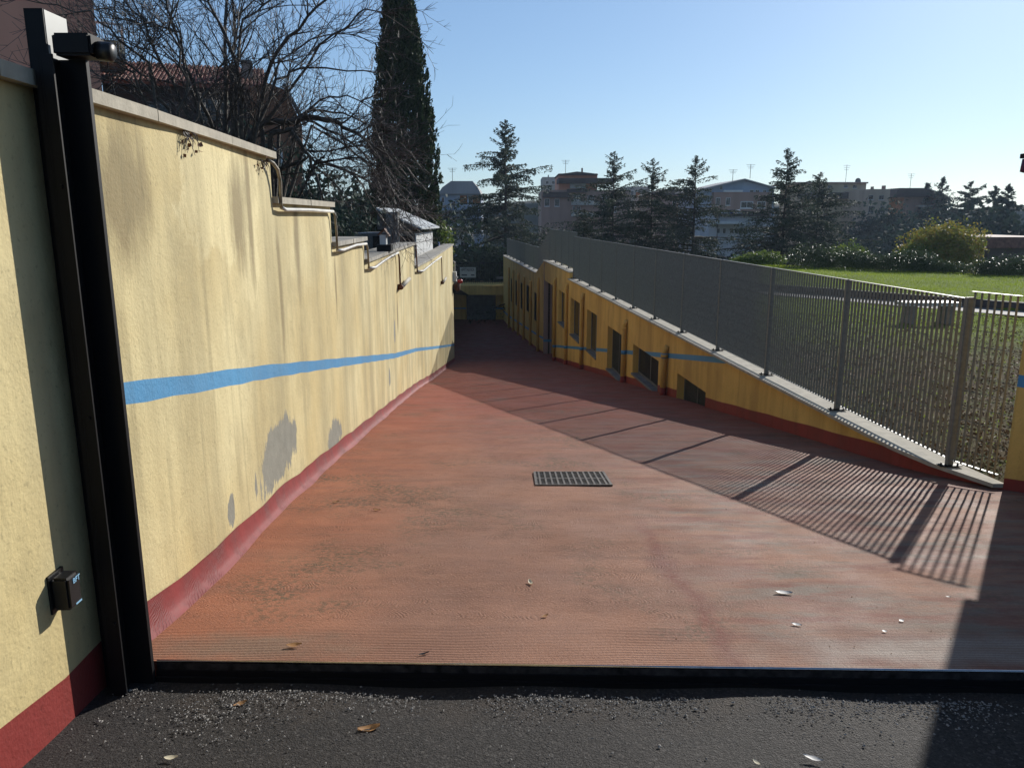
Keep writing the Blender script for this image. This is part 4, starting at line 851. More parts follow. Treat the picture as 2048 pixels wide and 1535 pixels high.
# ------------------------------------------------------------------ TREES
def grow(mb_, pts, r0, r1, n): 
    rads = [r0 + (r1 - r0) * i / (len(pts) - 1) for i in range(len(pts))]; mb_.tube(pts, rads, n, cap=False)
def curve_pts(p, d, L, n, droop, wander, rr_):
    out = [Vector(p)]; d = d.normalized()
    for i in range(n):
        d = (d + Vector((rr_.gauss(0, wander), rr_.gauss(0, wander), rr_.gauss(0, wander) + droop))).normalized(); out.append(out[-1] + d * (L / n))
    return out
def resample(pts, k):
    out = []; 
    for a, b_ in zip(pts, pts[1:]):
        for i in range(k): out.append(a.lerp(b_, i / k))
    return out + [pts[-1]]
def bare_tree(label, limbs, base, seed, rt=0.09, nch=9, L1=1.5, droopR=0.0):
    rr_ = random.Random(seed); t = empty('bare_tree', base, label, 'tree', 'bare trees behind the yellow wall')
    tr = MB(); br = MB(); tw = MB()
    hub = Vector(base) + Vector((0, 0, 1.3)); tr.tube([Vector(base) - Vector((0, 0, .3)), hub], [rt * 1.4, rt], 8)
    for (pl, r0) in limbs:
        pts = resample([Vector(p) for p in pl], 3)
        pts = [p + Vector((rr_.gauss(0, .02), rr_.gauss(0, .05), rr_.gauss(0, .02))) for p in pts]
        tr.tube([hub, hub.lerp(pts[0], .5) + Vector((0, 0, -.05)), pts[0]], [rt * .6, r0 * 1.2, r0], 6, cap=False)
        grow(br, pts, r0, r0 * .3, 6)
        tot = len(pts)
        for c_ in range(nch):
            i = rr_.randrange(1, tot); d = (pts[i] - pts[i - 1]).normalized(); side = Vector((rr_.gauss(0, 1), rr_.gauss(0, .8), rr_.gauss(.25, .7))).normalized()
            L = L1 * rr_.uniform(.4, 1.1) * (1 - .35 * i / tot); p2 = curve_pts(pts[i], d * .9 + side * .9, L, 7, droopR + rr_.uniform(-.10, .12), .09, rr_)
            grow(br, p2, r0 * .32 * (1 - .5 * i / tot) + .003, .0035, 4)
            for e_ in range(8):
                j = rr_.randrange(1, 8); d2 = (p2[j] - p2[j - 1]).normalized(); s2 = Vector((rr_.gauss(0, 1), rr_.gauss(0, 1), rr_.gauss(.2, .9))).normalized()
                p3 = curve_pts(p2[j], d2 + s2 * .8, rr_.uniform(.18, .65), 4, rr_.uniform(-.06, .12) + droopR, .12, rr_); grow(tw, p3, .0038, .0018, 3)
                for f_ in range(3):
                    k_ = rr_.randrange(1, 5); d3 = (p3[k_] - p3[k_ - 1]).normalized(); s3 = Vector((rr_.gauss(0, 1), rr_.gauss(0, 1), rr_.gauss(.2, 1))).normalized()
                    grow(tw, curve_pts(p3[k_], d3 + s3 * .8, rr_.uniform(.06, .22), 2, .05, .1, rr_), .003, .0018, 3)
    tr.build('trunk', M['bark'], t, smooth=True); br.build('branches', M['bark'], t, smooth=True); tw.build('twigs', M['twig'], t)['kind'] = 'stuff'
    return t
def A(l, Y, Y2=None): return [at(x, y, Y + ((Y2 or Y) - Y) * i / max(1, len(l) - 1)) for i, (x, y) in enumerate(l)]
limbs1 = [(A([(448, 330), (446, 142), (459, 0), (470, -120)], 11, 11.4), .035), (A([(464, 320), (464, 142), (467, 82), (464, -60)], 11.5), .045),
    (A([(490, 330), (480, 230), (476, 120), (440, 40), (400, -60)], 11, 10.5), .035), (A([(500, 320), (531, 161), (575, 82), (635, 11), (700, -60)], 11.5, 11), .035),
    (A([(500, 300), (553, 159), (597, 140), (655, 134), (756, 145)], 11, 12), .025), (A([(470, 200), (482, 60), (520, 5), (600, -20)], 11, 11.5), .025),
    (A([(440, 300), (400, 200), (360, 100), (330, -30)], 11, 10), .03), (A([(430, 320), (380, 240), (323, 118), (290, 41), (255, -20)], 10.5, 10), .028),
    (A([(470, 310), (560, 210), (640, 90), (720, 30), (760, 20)], 11.5, 12), .025), (A([(480, 270), (560, 120), (650, 60), (750, 80)], 12, 12.4), .018),
    (A([(420, 300), (356, 68), (301, 44), (238, 38)], 10.5, 10), .02)]
bare_tree('tall bare tree with upright grey branches against the sky, nearest to the gate post', limbs1, (at(480, 400, 11.3).x, 11.3, -1.6), 3, nch=12, L1=1.3)
limbs2 = [(A([(500, 290), (518, 240), (570, 243), (635, 238), (676, 243), (715, 271), (760, 300)], 12), .06), (A([(540, 270), (575, 254), (602, 287), (619, 315), (635, 356), (646, 400)], 11.5), .04),
    (A([(540, 360), (567, 339), (592, 323), (619, 320), (646, 326), (701, 312), (760, 330)], 12), .035), (A([(560, 250), (620, 220), (690, 230), (760, 260)], 12.5), .025),
    (A([(600, 240), (680, 265), (740, 320), (780, 370), (810, 420)], 12.5, 13), .022), (A([(620, 250), (690, 290), (760, 350), (800, 400), (825, 450)], 13, 13.5), .018),
    (A([(590, 250), (640, 200), (700, 190), (760, 230)], 12), .02), (A([(630, 320), (690, 340), (740, 390), (770, 450)], 12, 13), .02), (A([(600, 300), (650, 300), (720, 290), (770, 310), (800, 340)], 12, 13), .018),
    (A([(520, 240), (470, 230), (430, 240), (400, 260)], 12), .03)]
bare_tree('spreading bare tree with arching drooping branches in front of the cypress', limbs2, (at(540, 420, 12).x, 12, -1.7), 5, nch=15, L1=1.1, droopR=-0.04)
limbs3 = [(A([(240, 230), (213, 101), (246, 118), (287, 164), (328, 219)][::-1], 9.5), .02), (A([(330, 240), (300, 150), (240, 70), (180, 30), (90, 0)], 9.5, 9), .02),
    (A([(360, 250), (370, 160), (340, 60), (350, -40)], 9.5, 9.2), .02), (A([(300, 230), (270, 150), (230, 120), (130, 115)], 9.5, 9), .016), (A([(380, 260), (420, 180), (440, 130), (520, 120)], 10, 10.4), .018)]
bare_tree('low bare shrub with whippy twigs rising behind the coping near the gate post', limbs3, (at(330, 330, 9.6).x, 9.6, -1.5), 8, rt=.05, nch=11, L1=.95)

def conifer(label, px, ytop, zb_, Y, rad, seed, mat='cedar', sparse=1.0, group='conifers beyond the lawn', nleaf=7000, droop=0.25, name='cedar_tree', shape=1.15, leafsize=0.16):
    rr_ = random.Random(seed); top = at(px, ytop, Y); H = top.z - zb_
    t = empty(name, (top.x, Y, zb_), label, 'tree', group)
    a = MB(); a.tube([(top.x, Y, zb_), (top.x + .05, Y, zb_ + H * .5), (top.x, Y, top.z)], [H * .016, H * .008, .012], 7); a.build('trunk', M['dbark'], t, smooth=True)
    br = MB(); P = []; D = []; nb = int(H * 15 * sparse); brs = []; tot = 0
    for i in range(nb):
        f_ = ((i + .5) / nb) ** 1.1; z = top.z - f_ * H * .93; az = rr_.uniform(0, 6.283)
        L = rad * (f_ ** .95) * 1.12 * shape * (rr_.uniform(.3, .95) if rr_.random() < .8 else rr_.uniform(1.0, 1.4)) + .12
        d = Vector((math.cos(az), math.sin(az), .42 - .5 * f_ + rr_.gauss(0, .12))); pts = curve_pts((top.x, Y, z), d, L, 7, -.05 if f_ > .15 else .02, .03, rr_); brs.append((pts, L, az)); tot += L
    for pts, L, az in brs:
        grow(br, pts, .008 + .012 * L, .006, 4)
        k_ = max(7, int(nleaf * L / tot * min(1.0, .4 + L / rad * 2.0))); perp = Vector((-math.sin(az), math.cos(az), 0))
        for q in range(k_):
            u = rr_.uniform(.6, 7) ; j = min(6, int(u)); p = pts[j].lerp(pts[j + 1], u - j); wdt = L * .13 * (1 - abs(u - 4) / 4.6) + .03
            s_ = perp * rr_.uniform(-1, 1) * wdt; hang = rr_.random() ** 1.8 * (.12 + .10 * L)
            P.append(p + s_ + Vector((0, 0, .02 - hang))); dd = (pts[j + 1] - pts[j]).normalized() * .7 + s_.normalized() * .8 + Vector((0, 0, -.5 if hang > .05 else .1)); D.append(dd.normalized())
    br.build('branches', M['dbark'], t, smooth=True)
    leaf_obj('needle_sprays', [tuple(p) for p in P], leafsize, M[mat], t, up=[tuple(d) for d in D], aspect=3.2, seed=seed, kind='stuff')
    return t
conifer('broadest dark cedar straight ahead, rising above the garages', 1010, 240, -9, 66, 9.0, 21, nleaf=52000, sparse=.75, leafsize=.24, group='cedars beyond the ramp and lawn')
CG = 'cedars beyond the ramp and lawn'
conifer('dark cedar standing just right of the brown terraced block', 1228, 305, -7, 55, 6.4, 22, nleaf=34000, leafsize=.18, group=CG)
conifer('thin topped cedar, second of the row right of the brown block', 1306, 318, -7, 55, 6.0, 23, nleaf=30000, leafsize=.18, group=CG, sparse=.85)
conifer('cedar left of the white gabled house', 1393, 312, -7, 54, 6.0, 24, nleaf=30000, leafsize=.18, group=CG)
conifer('tall cedar right of the white gabled house', 1577, 297, -6, 52, 5.4, 25, nleaf=30000, leafsize=.18, group=CG)
conifer('shorter cedar in front of the beige block', 1641, 345, -6, 56, 5.4, 26, nleaf=28000, leafsize=.18, group=CG)
conifer('small dark conifer beside the brown terraced block', 1168, 420, -7, 58, 6.5, 28, nleaf=20000, leafsize=.2, group=CG)
CF = 'far conifers on the right skyline'
conifer('slender far conifer top above the dark roofed house', 1887, 355, -8, 105, 5, 31, 'far', nleaf=7000, leafsize=.45, group=CF)
conifer('broad far conifer right of the dark roofed house', 1944, 364, -8, 92, 8, 32, 'far', nleaf=12000, leafsize=.45, group=CF, sparse=.6)
conifer('leaning far conifer near the right edge of the skyline', 1992, 374, -8, 88, 6, 33, 'far', nleaf=8000, leafsize=.5, group=CF, sparse=.6)
conifer('narrow topped far conifer closest to the right edge', 2019, 370, -8, 82, 6, 34, 'far', nleaf=8000, leafsize=.5, group=CF, sparse=.6)
conifer('small far conifer left of the slender one', 1856, 368, -8, 108, 4, 35, 'far', nleaf=4000, leafsize=.6, group=CF)
def bush(name, label, cx_, cy_, z0, w_, d_, h_, mat, nl, size, seed, cat='bush', group=None, aspect=1.6, lumps=7, trunk=True):
    rr_ = random.Random(seed); rs = np.random.RandomState(seed); t = empty(name, (cx_, cy_, z0), label, cat, group)
    if trunk:
        a = MB()
        for i in range(7):
            az = rr_.uniform(0, 6.28); a.tube(curve_pts((cx_, cy_, z0 - .2), Vector((math.cos(az) * .5, math.sin(az) * .5, 1)), h_ * .75, 5, 0, .1, rr_), [h_ * .02, h_ * .017, h_ * .014, h_ * .01, h_ * .007, h_ * .004], 5)
        a.build('trunk', M['dbark'], t, smooth=True)
    L = [(cx_ + rr_.uniform(-.5, .5) * w_ * .62, cy_ + rr_.uniform(-.5, .5) * d_ * .6, z0 + h_ * rr_.uniform(.35, .68), rr_.uniform(.22, .36)) for _ in range(lumps)]
    L.append((cx_, cy_, z0 + h_ * .5, .46)); P = []
    for (x, y, z, s_) in L:
        k_ = int(nl * s_ * s_ / sum(q[3] ** 2 for q in L)); v = rs.normal(size=(k_, 3)); v /= np.linalg.norm(v, axis=1)[:, None]; v *= (rs.rand(k_) ** .45)[:, None]
        v = v * (1 + .18 * np.sin(v[:, :1] * 9 + seed) * np.cos(v[:, 2:3] * 7)); P.append(np.array([x, y, z]) + v * np.array([w_ * s_ * 1.05, d_ * s_ * 1.05, h_ * s_ * 1.08]))
    P = np.concatenate(P); P[:, 2] = np.maximum(P[:, 2], z0 + .02)
    leaf_obj('foliage', P, size, M[mat], t, aspect=aspect, seed=seed, kind='stuff'); return t
# mass of dark trees on the right, one by one
for i, (px, py, Y, w_, h_, lab) in enumerate(((1770, 400, 98, 9, 13, 'dark evergreen tree right beside the beige block, tall and dense'), (1815, 430, 90, 9, 10, 'dark round evergreen in front of the dark roofed house'),
        (1905, 420, 86, 12, 12, 'dark evergreen mass behind the right of the autumn tree'), (1960, 412, 80, 12, 12, 'dark dense evergreen below the leaning conifer'), (2020, 420, 74, 12, 11, 'dark evergreen closest to the right edge of the view'), (1850, 455, 84, 9, 8, 'lower dark evergreen just above the autumn tree'))):
    p = at(px, py, Y); bush('evergreen_tree', lab, p.x, Y, p.z - h_, w_, w_ * .8, h_, 'far', 9000, .55, 50 + i, 'tree', 'dark evergreens on the right', lumps=9)
p = at(1893, 440, 44); bush('autumn_tree', 'round tree with green and orange autumn leaves behind the lawn', p.x, 44, p.z - 3.7, 4.6, 4.0, 3.75, 'autumn', 22000, .14, 61, 'tree', lumps=16)
p = at(1840, 480, 43); bush('leafy_bush', 'light green bush at the left foot of the autumn tree', p.x, 43, p.z - 2.2, 2.2, 2, 2.2, 'green', 5000, .14, 62, group=None)
p = at(1700, 480, 45); bush('leafy_bush', 'yellow green bush in front of the beige block', p.x, 45, p.z - 2.2, 2.8, 2, 2.2, 'green', 5000, .14, 63)
p = at(1530, 505, 36); bush('leafy_bush', 'low green bush at the left end of the flowering hedge', p.x, 36.5, -2.5, 2.6, 1.2, 1.0, 'green', 4500, .09, 64)
hb = [(1618, 488, 1.3), (1668, 502, 1.1), (1712, 505, 1.1), (1745, 512, .9), (1800, 510, 1.0), (1832, 505, 1.1), (1860, 520, .7), (1905, 525, .8), (1985, 522, 1.0), (2025, 515, 1.3)]
ord_ = ['leftmost and tallest', 'second from the left', 'third from the left', 'fourth from the left', 'low, just left of the autumn tree', 'in front of the left side of the autumn tree', 'low, below the autumn tree', 'below the right side of the autumn tree', 'second from the right edge', 'nearest to the right edge']
for i, (px, py, h_) in enumerate(hb):
    k_ = (px - 1024) / 1545 * 1.02; Y = 47.4 / (1 + .95 * k_); p = at(px, py, Y); bush('hedge_shrub', 'glossy shrub at far lawn edge, ' + ord_[i], p.x, Y, min(p.z - h_ * .9, -2.35), 1.9, 1.2, max(h_ * 1.1, p.z + 2.45), 'shiny', 4500, .06, 70 + i, 'shrub', 'glossy shrubs along the far lawn edge', lumps=5, trunk=False)
p = at(872, 445, 36); bush('laurel_bush', 'shiny green bush right behind the white shed', p.x, 36, p.z - 2.6, 1.5, 1.4, 2.7, 'green', 3500, .13, 85)
p = at(985, 500, 60); bush('dark_shrub', 'dark shrubs behind the garage railing, under the broad cedar', p.x, 61, -6.2, 9, 3, 4.6, 'cyp', 14000, .25, 86, lumps=12)
for i, (px, py, Y, w_, lab) in enumerate(((700, 350, 45, 13, 'dark evergreen seen through the twigs left of the cypress'), (610, 372, 40, 8, 'lower dark evergreen behind the bare trees'), (760, 372, 50, 8, 'dark evergreen directly behind the cypress'))):
    p = at(px, py, Y); bush('evergreen_tree', lab, p.x, Y, p.z - 7, w_, 6, 7.2, 'far', 9000, .35, 90 + i, 'tree', 'dark evergreens behind the bare trees', lumps=9)
p = at(440, 190, 19); bush('evergreen_tree', 'dark thicket between the bare trees and the tiled house', p.x, 19, -2, 7, 2.5, 4.4, 'far', 7000, .16, 95, 'tree', 'dark evergreens behind the bare trees', lumps=9)

# cypress: a column of upright tufts
cyY = 30; tb = at(815, 480, cyY); t = empty('cypress', (tb.x, cyY, -2.5), 'tall narrow dark cypress rising out of the top of the view', 'tree')
tz = at(797, -70, cyY).z; prof_c = [(-2.5, .9), (-.6, 1.12), (1.2, 1.2), (2.5, 1.08), (4, .9), (5.5, .74), (7, .5), (8, .32), (tz, .02)]
a = MB(); a.tube([(tb.x, cyY, -2.5), (tb.x - .15, cyY, 3), (at(797, 0, cyY).x, cyY, tz)], [.2, .14, .02], 8); a.build('trunk', M['dbark'], t, smooth=True)
rs = np.random.RandomState(4); P = []; D = []
axis_x = lambda z: tb.x + (at(797, 0, cyY).x - tb.x) * max(0, (z + 1)) / (tz + 1)
for i in range(3400):                                          # tufts
    z = -2.4 + (tz + 2.3) * rs.rand(); r_ = lerp_tab(prof_c, z); az = rs.rand() * 6.283; rad_ = r_ * (rs.uniform(.55, 1.0) if rs.rand() < .8 else rs.uniform(.95, 1.13))
    h_ = rs.uniform(.25, .6); k_ = 26; c_ = np.array([axis_x(z) + rad_ * math.cos(az), cyY + rad_ * math.sin(az), z])
    q = rs.rand(k_, 1); off = rs.normal(size=(k_, 3)) * .055 * (1.15 - q); off[:, 2] = q[:, 0] * h_
    P.append(c_ + off + q * np.array([[math.cos(az) * .07, math.sin(az) * .07, 0]])); D.append(np.tile([math.cos(az) * .3, math.sin(az) * .3, 1.0], (k_, 1)))
leaf_obj('foliage', np.concatenate(P), .14, M['cyp'], t, up=np.concatenate(D), aspect=2.6, seed=9, kind='stuff')

# ------------------------------------------------------------------ BUILDINGS
def wm(name, c, var=.1): return simple(name, tuple(min(1, x * 1.3) for x in c), 0.85, var=var, vs=.6, streak=True)
BM = dict(brown=wm('brown_render', (0.30, 0.20, 0.16)), beige=wm('beige_render', (0.42, 0.33, 0.22)), beige2=wm('sand_render', (0.40, 0.30, 0.22)), blue=wm('grey_blue_render', (0.30, 0.36, 0.44)), whi=wm('white_render', (0.50, 0.50, 0.52)),
    pink=wm('terracotta_render', (0.60, 0.27, 0.18)), brick=wm('orange_brick', (0.22, 0.11, 0.065)), dark=wm('dark_roofing', (0.07, 0.055, 0.05)), tile=simple('roof_tiles', (0.20, 0.085, 0.06), .8, var=.25, vs=4), grey=wm('grey_wall', (0.28, 0.28, 0.28)), pale=wm('pale_render', (0.38, 0.36, 0.32)))
WG = M['glass']; SH = simple('pale_shutter', (0.42, 0.40, 0.36), .7); SHo = simple('orange_shutter', (0.40, 0.17, 0.07), .7)
def block(parent, Y, px0, px1, py0, py1, mat, depth=8, name='wall', side=0):
    p0, p1 = at(px0, py1, Y), at(px1, py0, Y); a = MB(); a.box(p0.x, p1.x, Y, Y + depth, p0.z, p1.z); return a.build(name, mat, parent), (p0.x, p1.x, p0.z, p1.z)
def windows(parent, Y, boxes, shade=None, sill=True):
    for (px0, px1, py0, py1) in boxes:
        p0, p1 = at(px0, py1, Y), at(px1, py0, Y); a = MB(); f_ = max(.04, (p1.x - p0.x) * .06)
        a.box(p0.x - f_, p1.x + f_, Y - .03, Y - .002, p0.z - f_, p1.z + f_); fo = a.build('window', M['white'] if shade is None else shade, parent)
        a = MB(); a.box(p0.x, (p0.x + p1.x) / 2 - f_ / 3, Y - .045, Y - .031, p0.z, p1.z); a.box((p0.x + p1.x) / 2 + f_ / 3, p1.x, Y - .045, Y - .031, p0.z, p1.z); a.build('pane', WG, fo)
        if sill: a = MB(); a.box(p0.x - f_ * 2, p1.x + f_ * 2, Y - .16, Y - .002, p0.z - f_ * 2.2, p0.z - f_ * 1.02); a.build('sill', M['white'], fo)
def balcony(parent, Y, px0, px1, py0, py1, slab_m=None, rail_m=None, proj_=1.1, bars=True):
    p0, p1 = at(px0, py1, Y - proj_), at(px1, py0, Y - proj_); a = MB(); a.box(p0.x, p1.x, Y - proj_, Y - .003, p0.z - .1, p0.z + .1); b_ = a.build('balcony', slab_m or M['soffit'], parent)
    a = MB(); a.box(p0.x, p1.x, Y - proj_, Y - proj_ + .04, p1.z - .05, p1.z)
    n_ = int((p1.x - p0.x) / .22)
    if bars:
        for i in range(n_ + 1): x = p0.x + (p1.x - p0.x) * i / n_; a.box(x - .015, x + .015, Y - proj_ + .005, Y - proj_ + .035, p0.z + .1, p1.z - .05)
    else: a.box(p0.x, p1.x, Y - proj_ + .005, Y - proj_ + .035, p0.z + .1, p1.z - .06)
    a.build('railing', rail_m or M['wframe'], b_)
def antenna(px, py, Y, h, label):
    p = at(px, py, Y); t = empty('roof_antenna', (p.x, Y, p.z), label, 'antenna', 'antennas on the far roofs'); a = MB(); a.tube([(p.x, Y, p.z), (p.x, Y, p.z + h)], .03, 5)
    for k_ in range(3): a.box(p.x - .5 + k_ * .1, p.x + .5 - k_ * .1, Y - .02, Y + .02, p.z + h * (.95 - .12 * k_), p.z + h * (.95 - .12 * k_) + .03)
    a.build('mast', M['grey'] if 'grey' in M else M['wframe'], t)
def poly_roof(parent, Y, pts_front, depth, mat, name='roof', th=.25):
    f_ = [at(x, y, Y) for x, y in pts_front]; a = MB(); a.prism([p for p in f_], [p + Vector((0, depth, 0)) for p in f_]); return a.build(name, mat, parent)
# blue-grey house left of the cedar
Y = 88; t = empty('apartment_house', (at(915, 500, Y).x, Y, -9), 'blue grey house with balconies and terracotta panels between cypress and broad cedar', 'house')
block(t, Y, 878, 962, 388, 560, BM['blue']); poly_roof(t, Y - .5, [(876, 388), (884, 375), (902, 362), (945, 362), (956, 376), (962, 388)], 8.5, BM['grey'])
block(t, Y - .05, 920, 934, 391, 408, SHo, .1, 'shutter_panel'); block(t, Y - .05, 945, 960, 391, 408, SHo, .1, 'shutter_panel')
windows(t, Y, [(884, 888, 395, 405), (905, 910, 402, 414), (938, 943, 392, 406)])
balcony(t, Y, 880, 950, 414, 422); balcony(t, Y, 880, 948, 432, 440, BM['dark'])
block(t, Y - 2, 893, 945, 448, 560, BM['whi'], 3, 'lower_storey'); balcony(t, Y - 2, 900, 942, 460, 474, M['white']); windows(t, Y - 2, [(906, 914, 452, 466), (918, 932, 452, 466), (922, 934, 484, 498)])
balcony(t, Y - 2, 900, 950, 506, 518, M['white']); a_ = at(880, 364, Y)
# brown terraced block
Y = 98; t = empty('apartment_block', (at(1150, 450, Y).x, Y, -9), 'large brown stepped apartment block with roof terrace and low hipped top', 'building')
block(t, Y, 1082, 1262, 380, 540, BM['brown'], 12); block(t, Y + 1, 1117, 1195, 347, 384, BM['pink'], 8, 'penthouse')
poly_roof(t, Y + .4, [(1116, 348), (1134, 346), (1154, 343), (1182, 346), (1196, 348), (1196, 350), (1116, 350)], 9, BM['dark'])
block(t, Y - .8, 1117, 1232, 356, 366, BM['dark'], 4, 'terrace_roof'); block(t, Y - .2, 1140, 1172, 367, 377, SH, .2, 'pale_shutter_band'); block(t, Y - .6, 1135, 1175, 378, 384, BM['dark'], 2, 'awning')
windows(t, Y, [(1148, 1152, 391, 400), (1154, 1160, 391, 400), (1176, 1180, 392, 401), (1182, 1188, 392, 401), (1146, 1150, 413, 422), (1154, 1160, 413, 422), (1090, 1098, 398, 412), (1110, 1118, 398, 412), (1205, 1212, 392, 402), (1225, 1232, 392, 402), (1205, 1212, 414, 424), (1225, 1232, 414, 424)])
block(t, Y - .5, 1086, 1140, 384, 395, BM['dark'], 2, 'terrace_parapet'); block(t, Y - .7, 1143, 1200, 402, 410, BM['pale'], .5, 'balcony_front'); block(t, Y - .7, 1143, 1200, 425, 433, BM['pale'], .5, 'balcony_front')
block(t, Y + 4, 1163, 1166, 336, 348, BM['brown'], .6, 'chimney'); 
Y = 125; t = empty('apartment_block', (at(1105, 400, Y).x, Y, -9), 'pale low block peeping out left of the brown terraced building', 'building'); block(t, Y, 1084, 1122, 354, 470, BM['pale']); windows(t, Y, [(1092, 1097, 362, 368), (1104, 1109, 362, 368)]); block(t, Y, 1096, 1098, 350, 354, BM['grey'], 1, 'chimney')
Y = 130; t = empty('apartment_block', (at(1275, 400, Y).x, Y, -9), 'pale green grey block between the second and third cedar', 'building'); block(t, Y, 1253, 1300, 373, 480, BM['pale']); windows(t, Y, [(1262, 1267, 382, 390), (1284, 1290, 382, 390)]); block(t, Y - .2, 1272, 1280, 384, 394, SHo, .2, 'shutter_panel')
Y = 120; t = empty('apartment_block', (at(1340, 450, Y).x, Y, -9), 'long brown low building behind the row of cedars', 'building'); block(t, Y, 1290, 1420, 388, 520, BM['brown']); poly_roof(t, Y - 1, [(1286, 390), (1330, 378), (1380, 378), (1424, 390)], 9, BM['dark']); windows(t, Y, [(1310, 1317, 402, 414), (1345, 1352, 402, 414), (1368, 1375, 402, 414)])
# gabled house
Y = 92; t = empty('gabled_building', (at(1485, 450, Y).x, Y, -9), 'wide pale blue building with low gable and brown lower storeys in the middle distance', 'building')
a = MB(); f_ = [at(x, y, Y) for x, y in ((1400, 520), (1548, 520), (1548, 374), (1490, 358), (1400, 379))]; a.prism(f_, [p + Vector((0, 12, 0)) for p in f_]); a.build('wall', BM['blue'], t)
poly_roof(t, Y - .6, [(1396, 379), (1490, 357), (1554, 375), (1554, 377), (1490, 359.5), (1396, 382)], 13, BM['grey'])
block(t, Y - 1, 1424, 1545, 384, 460, BM['brown'], 1.2, 'lower_storey'); block(t, Y - 1.2, 1448, 1486, 380, 384, M['white'], .6, 'canopy')
windows(t, Y, [(1500, 1507, 380, 385), (1511, 1518, 380, 385), (1526, 1532, 380, 386), (1440, 1445, 372, 379)], sill=False); windows(t, Y - 1, [(1432, 1440, 396, 410), (1452, 1460, 396, 410), (1482, 1505, 404, 415), (1515, 1530, 404, 415)])
# white house with solar roof
Y = 70; t = empty('white_house', (at(1480, 500, Y).x, Y, -9), 'pale house with solar panels and a row of four windows between two cedars', 'house')
block(t, Y, 1432, 1545, 432, 530, BM['whi'], 8); poly_roof(t, Y - .5, [(1420, 417), (1520, 424), (1548, 432), (1433, 433)], 4, BM['dark']); a = MB(); f_ = [at(x, y, Y) for x, y in ((1418, 416), (1433, 433), (1433, 540), (1418, 540))]; a.prism(f_, [p + Vector((0, 6, 0)) for p in f_]); a.build('side_wall', BM['whi'], t)
for (x0_, x1_, nm_, m_) in ((1439, 1456, 'solar_panel', simple('silver_panel', (.6, .65, .68), .2)), (1457, 1468, 'solar_panel', simple('blue_panel', (.06, .12, .4), .2)), (1470, 1480, 'solar_panel', simple('silver_panel_b', (.6, .62, .65), .2))):
    a = MB(); p = [at(x0_ + 4, 427, Y - .62), at(x1_ + 4, 427, Y - .62), at(x1_, 421, Y + .2), at(x0_, 421, Y + .2)]; a.prism([q + Vector((0, 0, .02)) for q in p], [q + Vector((0, 0, .07)) for q in p]); a.build(nm_, m_, t)
block(t, Y - 1.6, 1433, 1498, 443, 448, M['white'], 1.6, 'canopy'); windows(t, Y, [(1460, 1466, 457, 466), (1469, 1475, 457, 466), (1478, 1484, 457, 466), (1487, 1494, 457, 466), (1446, 1451, 457, 466), (1434, 1439, 457, 466)], sill=False)
block(t, Y - .05, 1476, 1488, 486, 506, BM['grey'], .05, 'door'); block(t, Y - .05, 1432, 1546, 478, 480, M['soffit'], .05, 'string_course')
# beige blocks on the right
Y = 112; t = empty('apartment_block', (at(1665, 450, Y).x, Y, -9), 'beige apartment block with satellite dish on its flat roof', 'building')
block(t, Y, 1598, 1733, 366, 520, BM['beige'], 10); block(t, Y - 1.5, 1606, 1712, 385, 397, BM['dark'], 2, 'loggia'); block(t, Y - .4, 1596, 1737, 364, 367, BM['brown'], 11, 'roof_slab')
windows(t, Y, [(1656, 1663, 371, 374), (1688, 1695, 370, 375), (1706, 1713, 371, 376), (1697, 1710, 414, 424), (1720, 1728, 412, 422), (1697, 1722, 432, 452)], shade=SH); a = MB(); c_ = at(1716, 362, Y + 1)
a.tube([c_, c_ + Vector((0, .25, 0))], [.42, .3], 12); a.build('satellite_dish', M['soffit'], t)
Y = 104; t = empty('apartment_block', (at(1755, 450, Y).x, Y, -9), 'sand coloured apartment block with two columns of shuttered windows', 'building')
block(t, Y, 1727, 1781, 378, 520, BM['beige2'], 9); windows(t, Y, [(x, x + 9, y, y + 11) for y in (413, 438, 463) for x in (1737, 1760)] + [(x, x + 9, 391, 399) for x in (1737, 1758)], shade=SH)
block(t, Y + 1, 1745, 1748, 373, 378, BM['brown'], .6, 'chimney'); block(t, Y + 1, 1767, 1772, 371, 378, BM['brown'], .6, 'chimney')
Y = 108; t = empty('villa', (at(1840, 430, Y).x, Y, -9), 'house with dark hipped roof partly hidden by dark evergreens', 'house')
block(t, Y, 1795, 1896, 393, 520, BM['brown'], 9); poly_roof(t, Y - 1, [(1786, 394), (1800, 376), (1846, 376), (1897, 393)], 11, BM['dark']); balcony(t, Y, 1838, 1902, 404, 412, BM['pale']); windows(t, Y, [(1846, 1854, 396, 403), (1872, 1880, 396, 403), (1846, 1854, 420, 432), (1872, 1880, 420, 432)])
a = MB(); a.beam(at(1856, 377, Y - 1.1), at(1896, 394, Y - 1.1), .3, .12); a.build('lit_gutter', M['soffit'], t)
Y = 60; t = empty('brick_outbuilding', (at(2010, 500, Y).x, Y, -9), 'low reddish outbuilding right of the autumn tree', 'building'); block(t, Y, 1972, 2120, 494, 545, BM['dark'], 8); poly_roof(t, Y - .6, [(1968, 496), (1985, 474), (2120, 474), (2120, 496)], 9, BM['tile'])
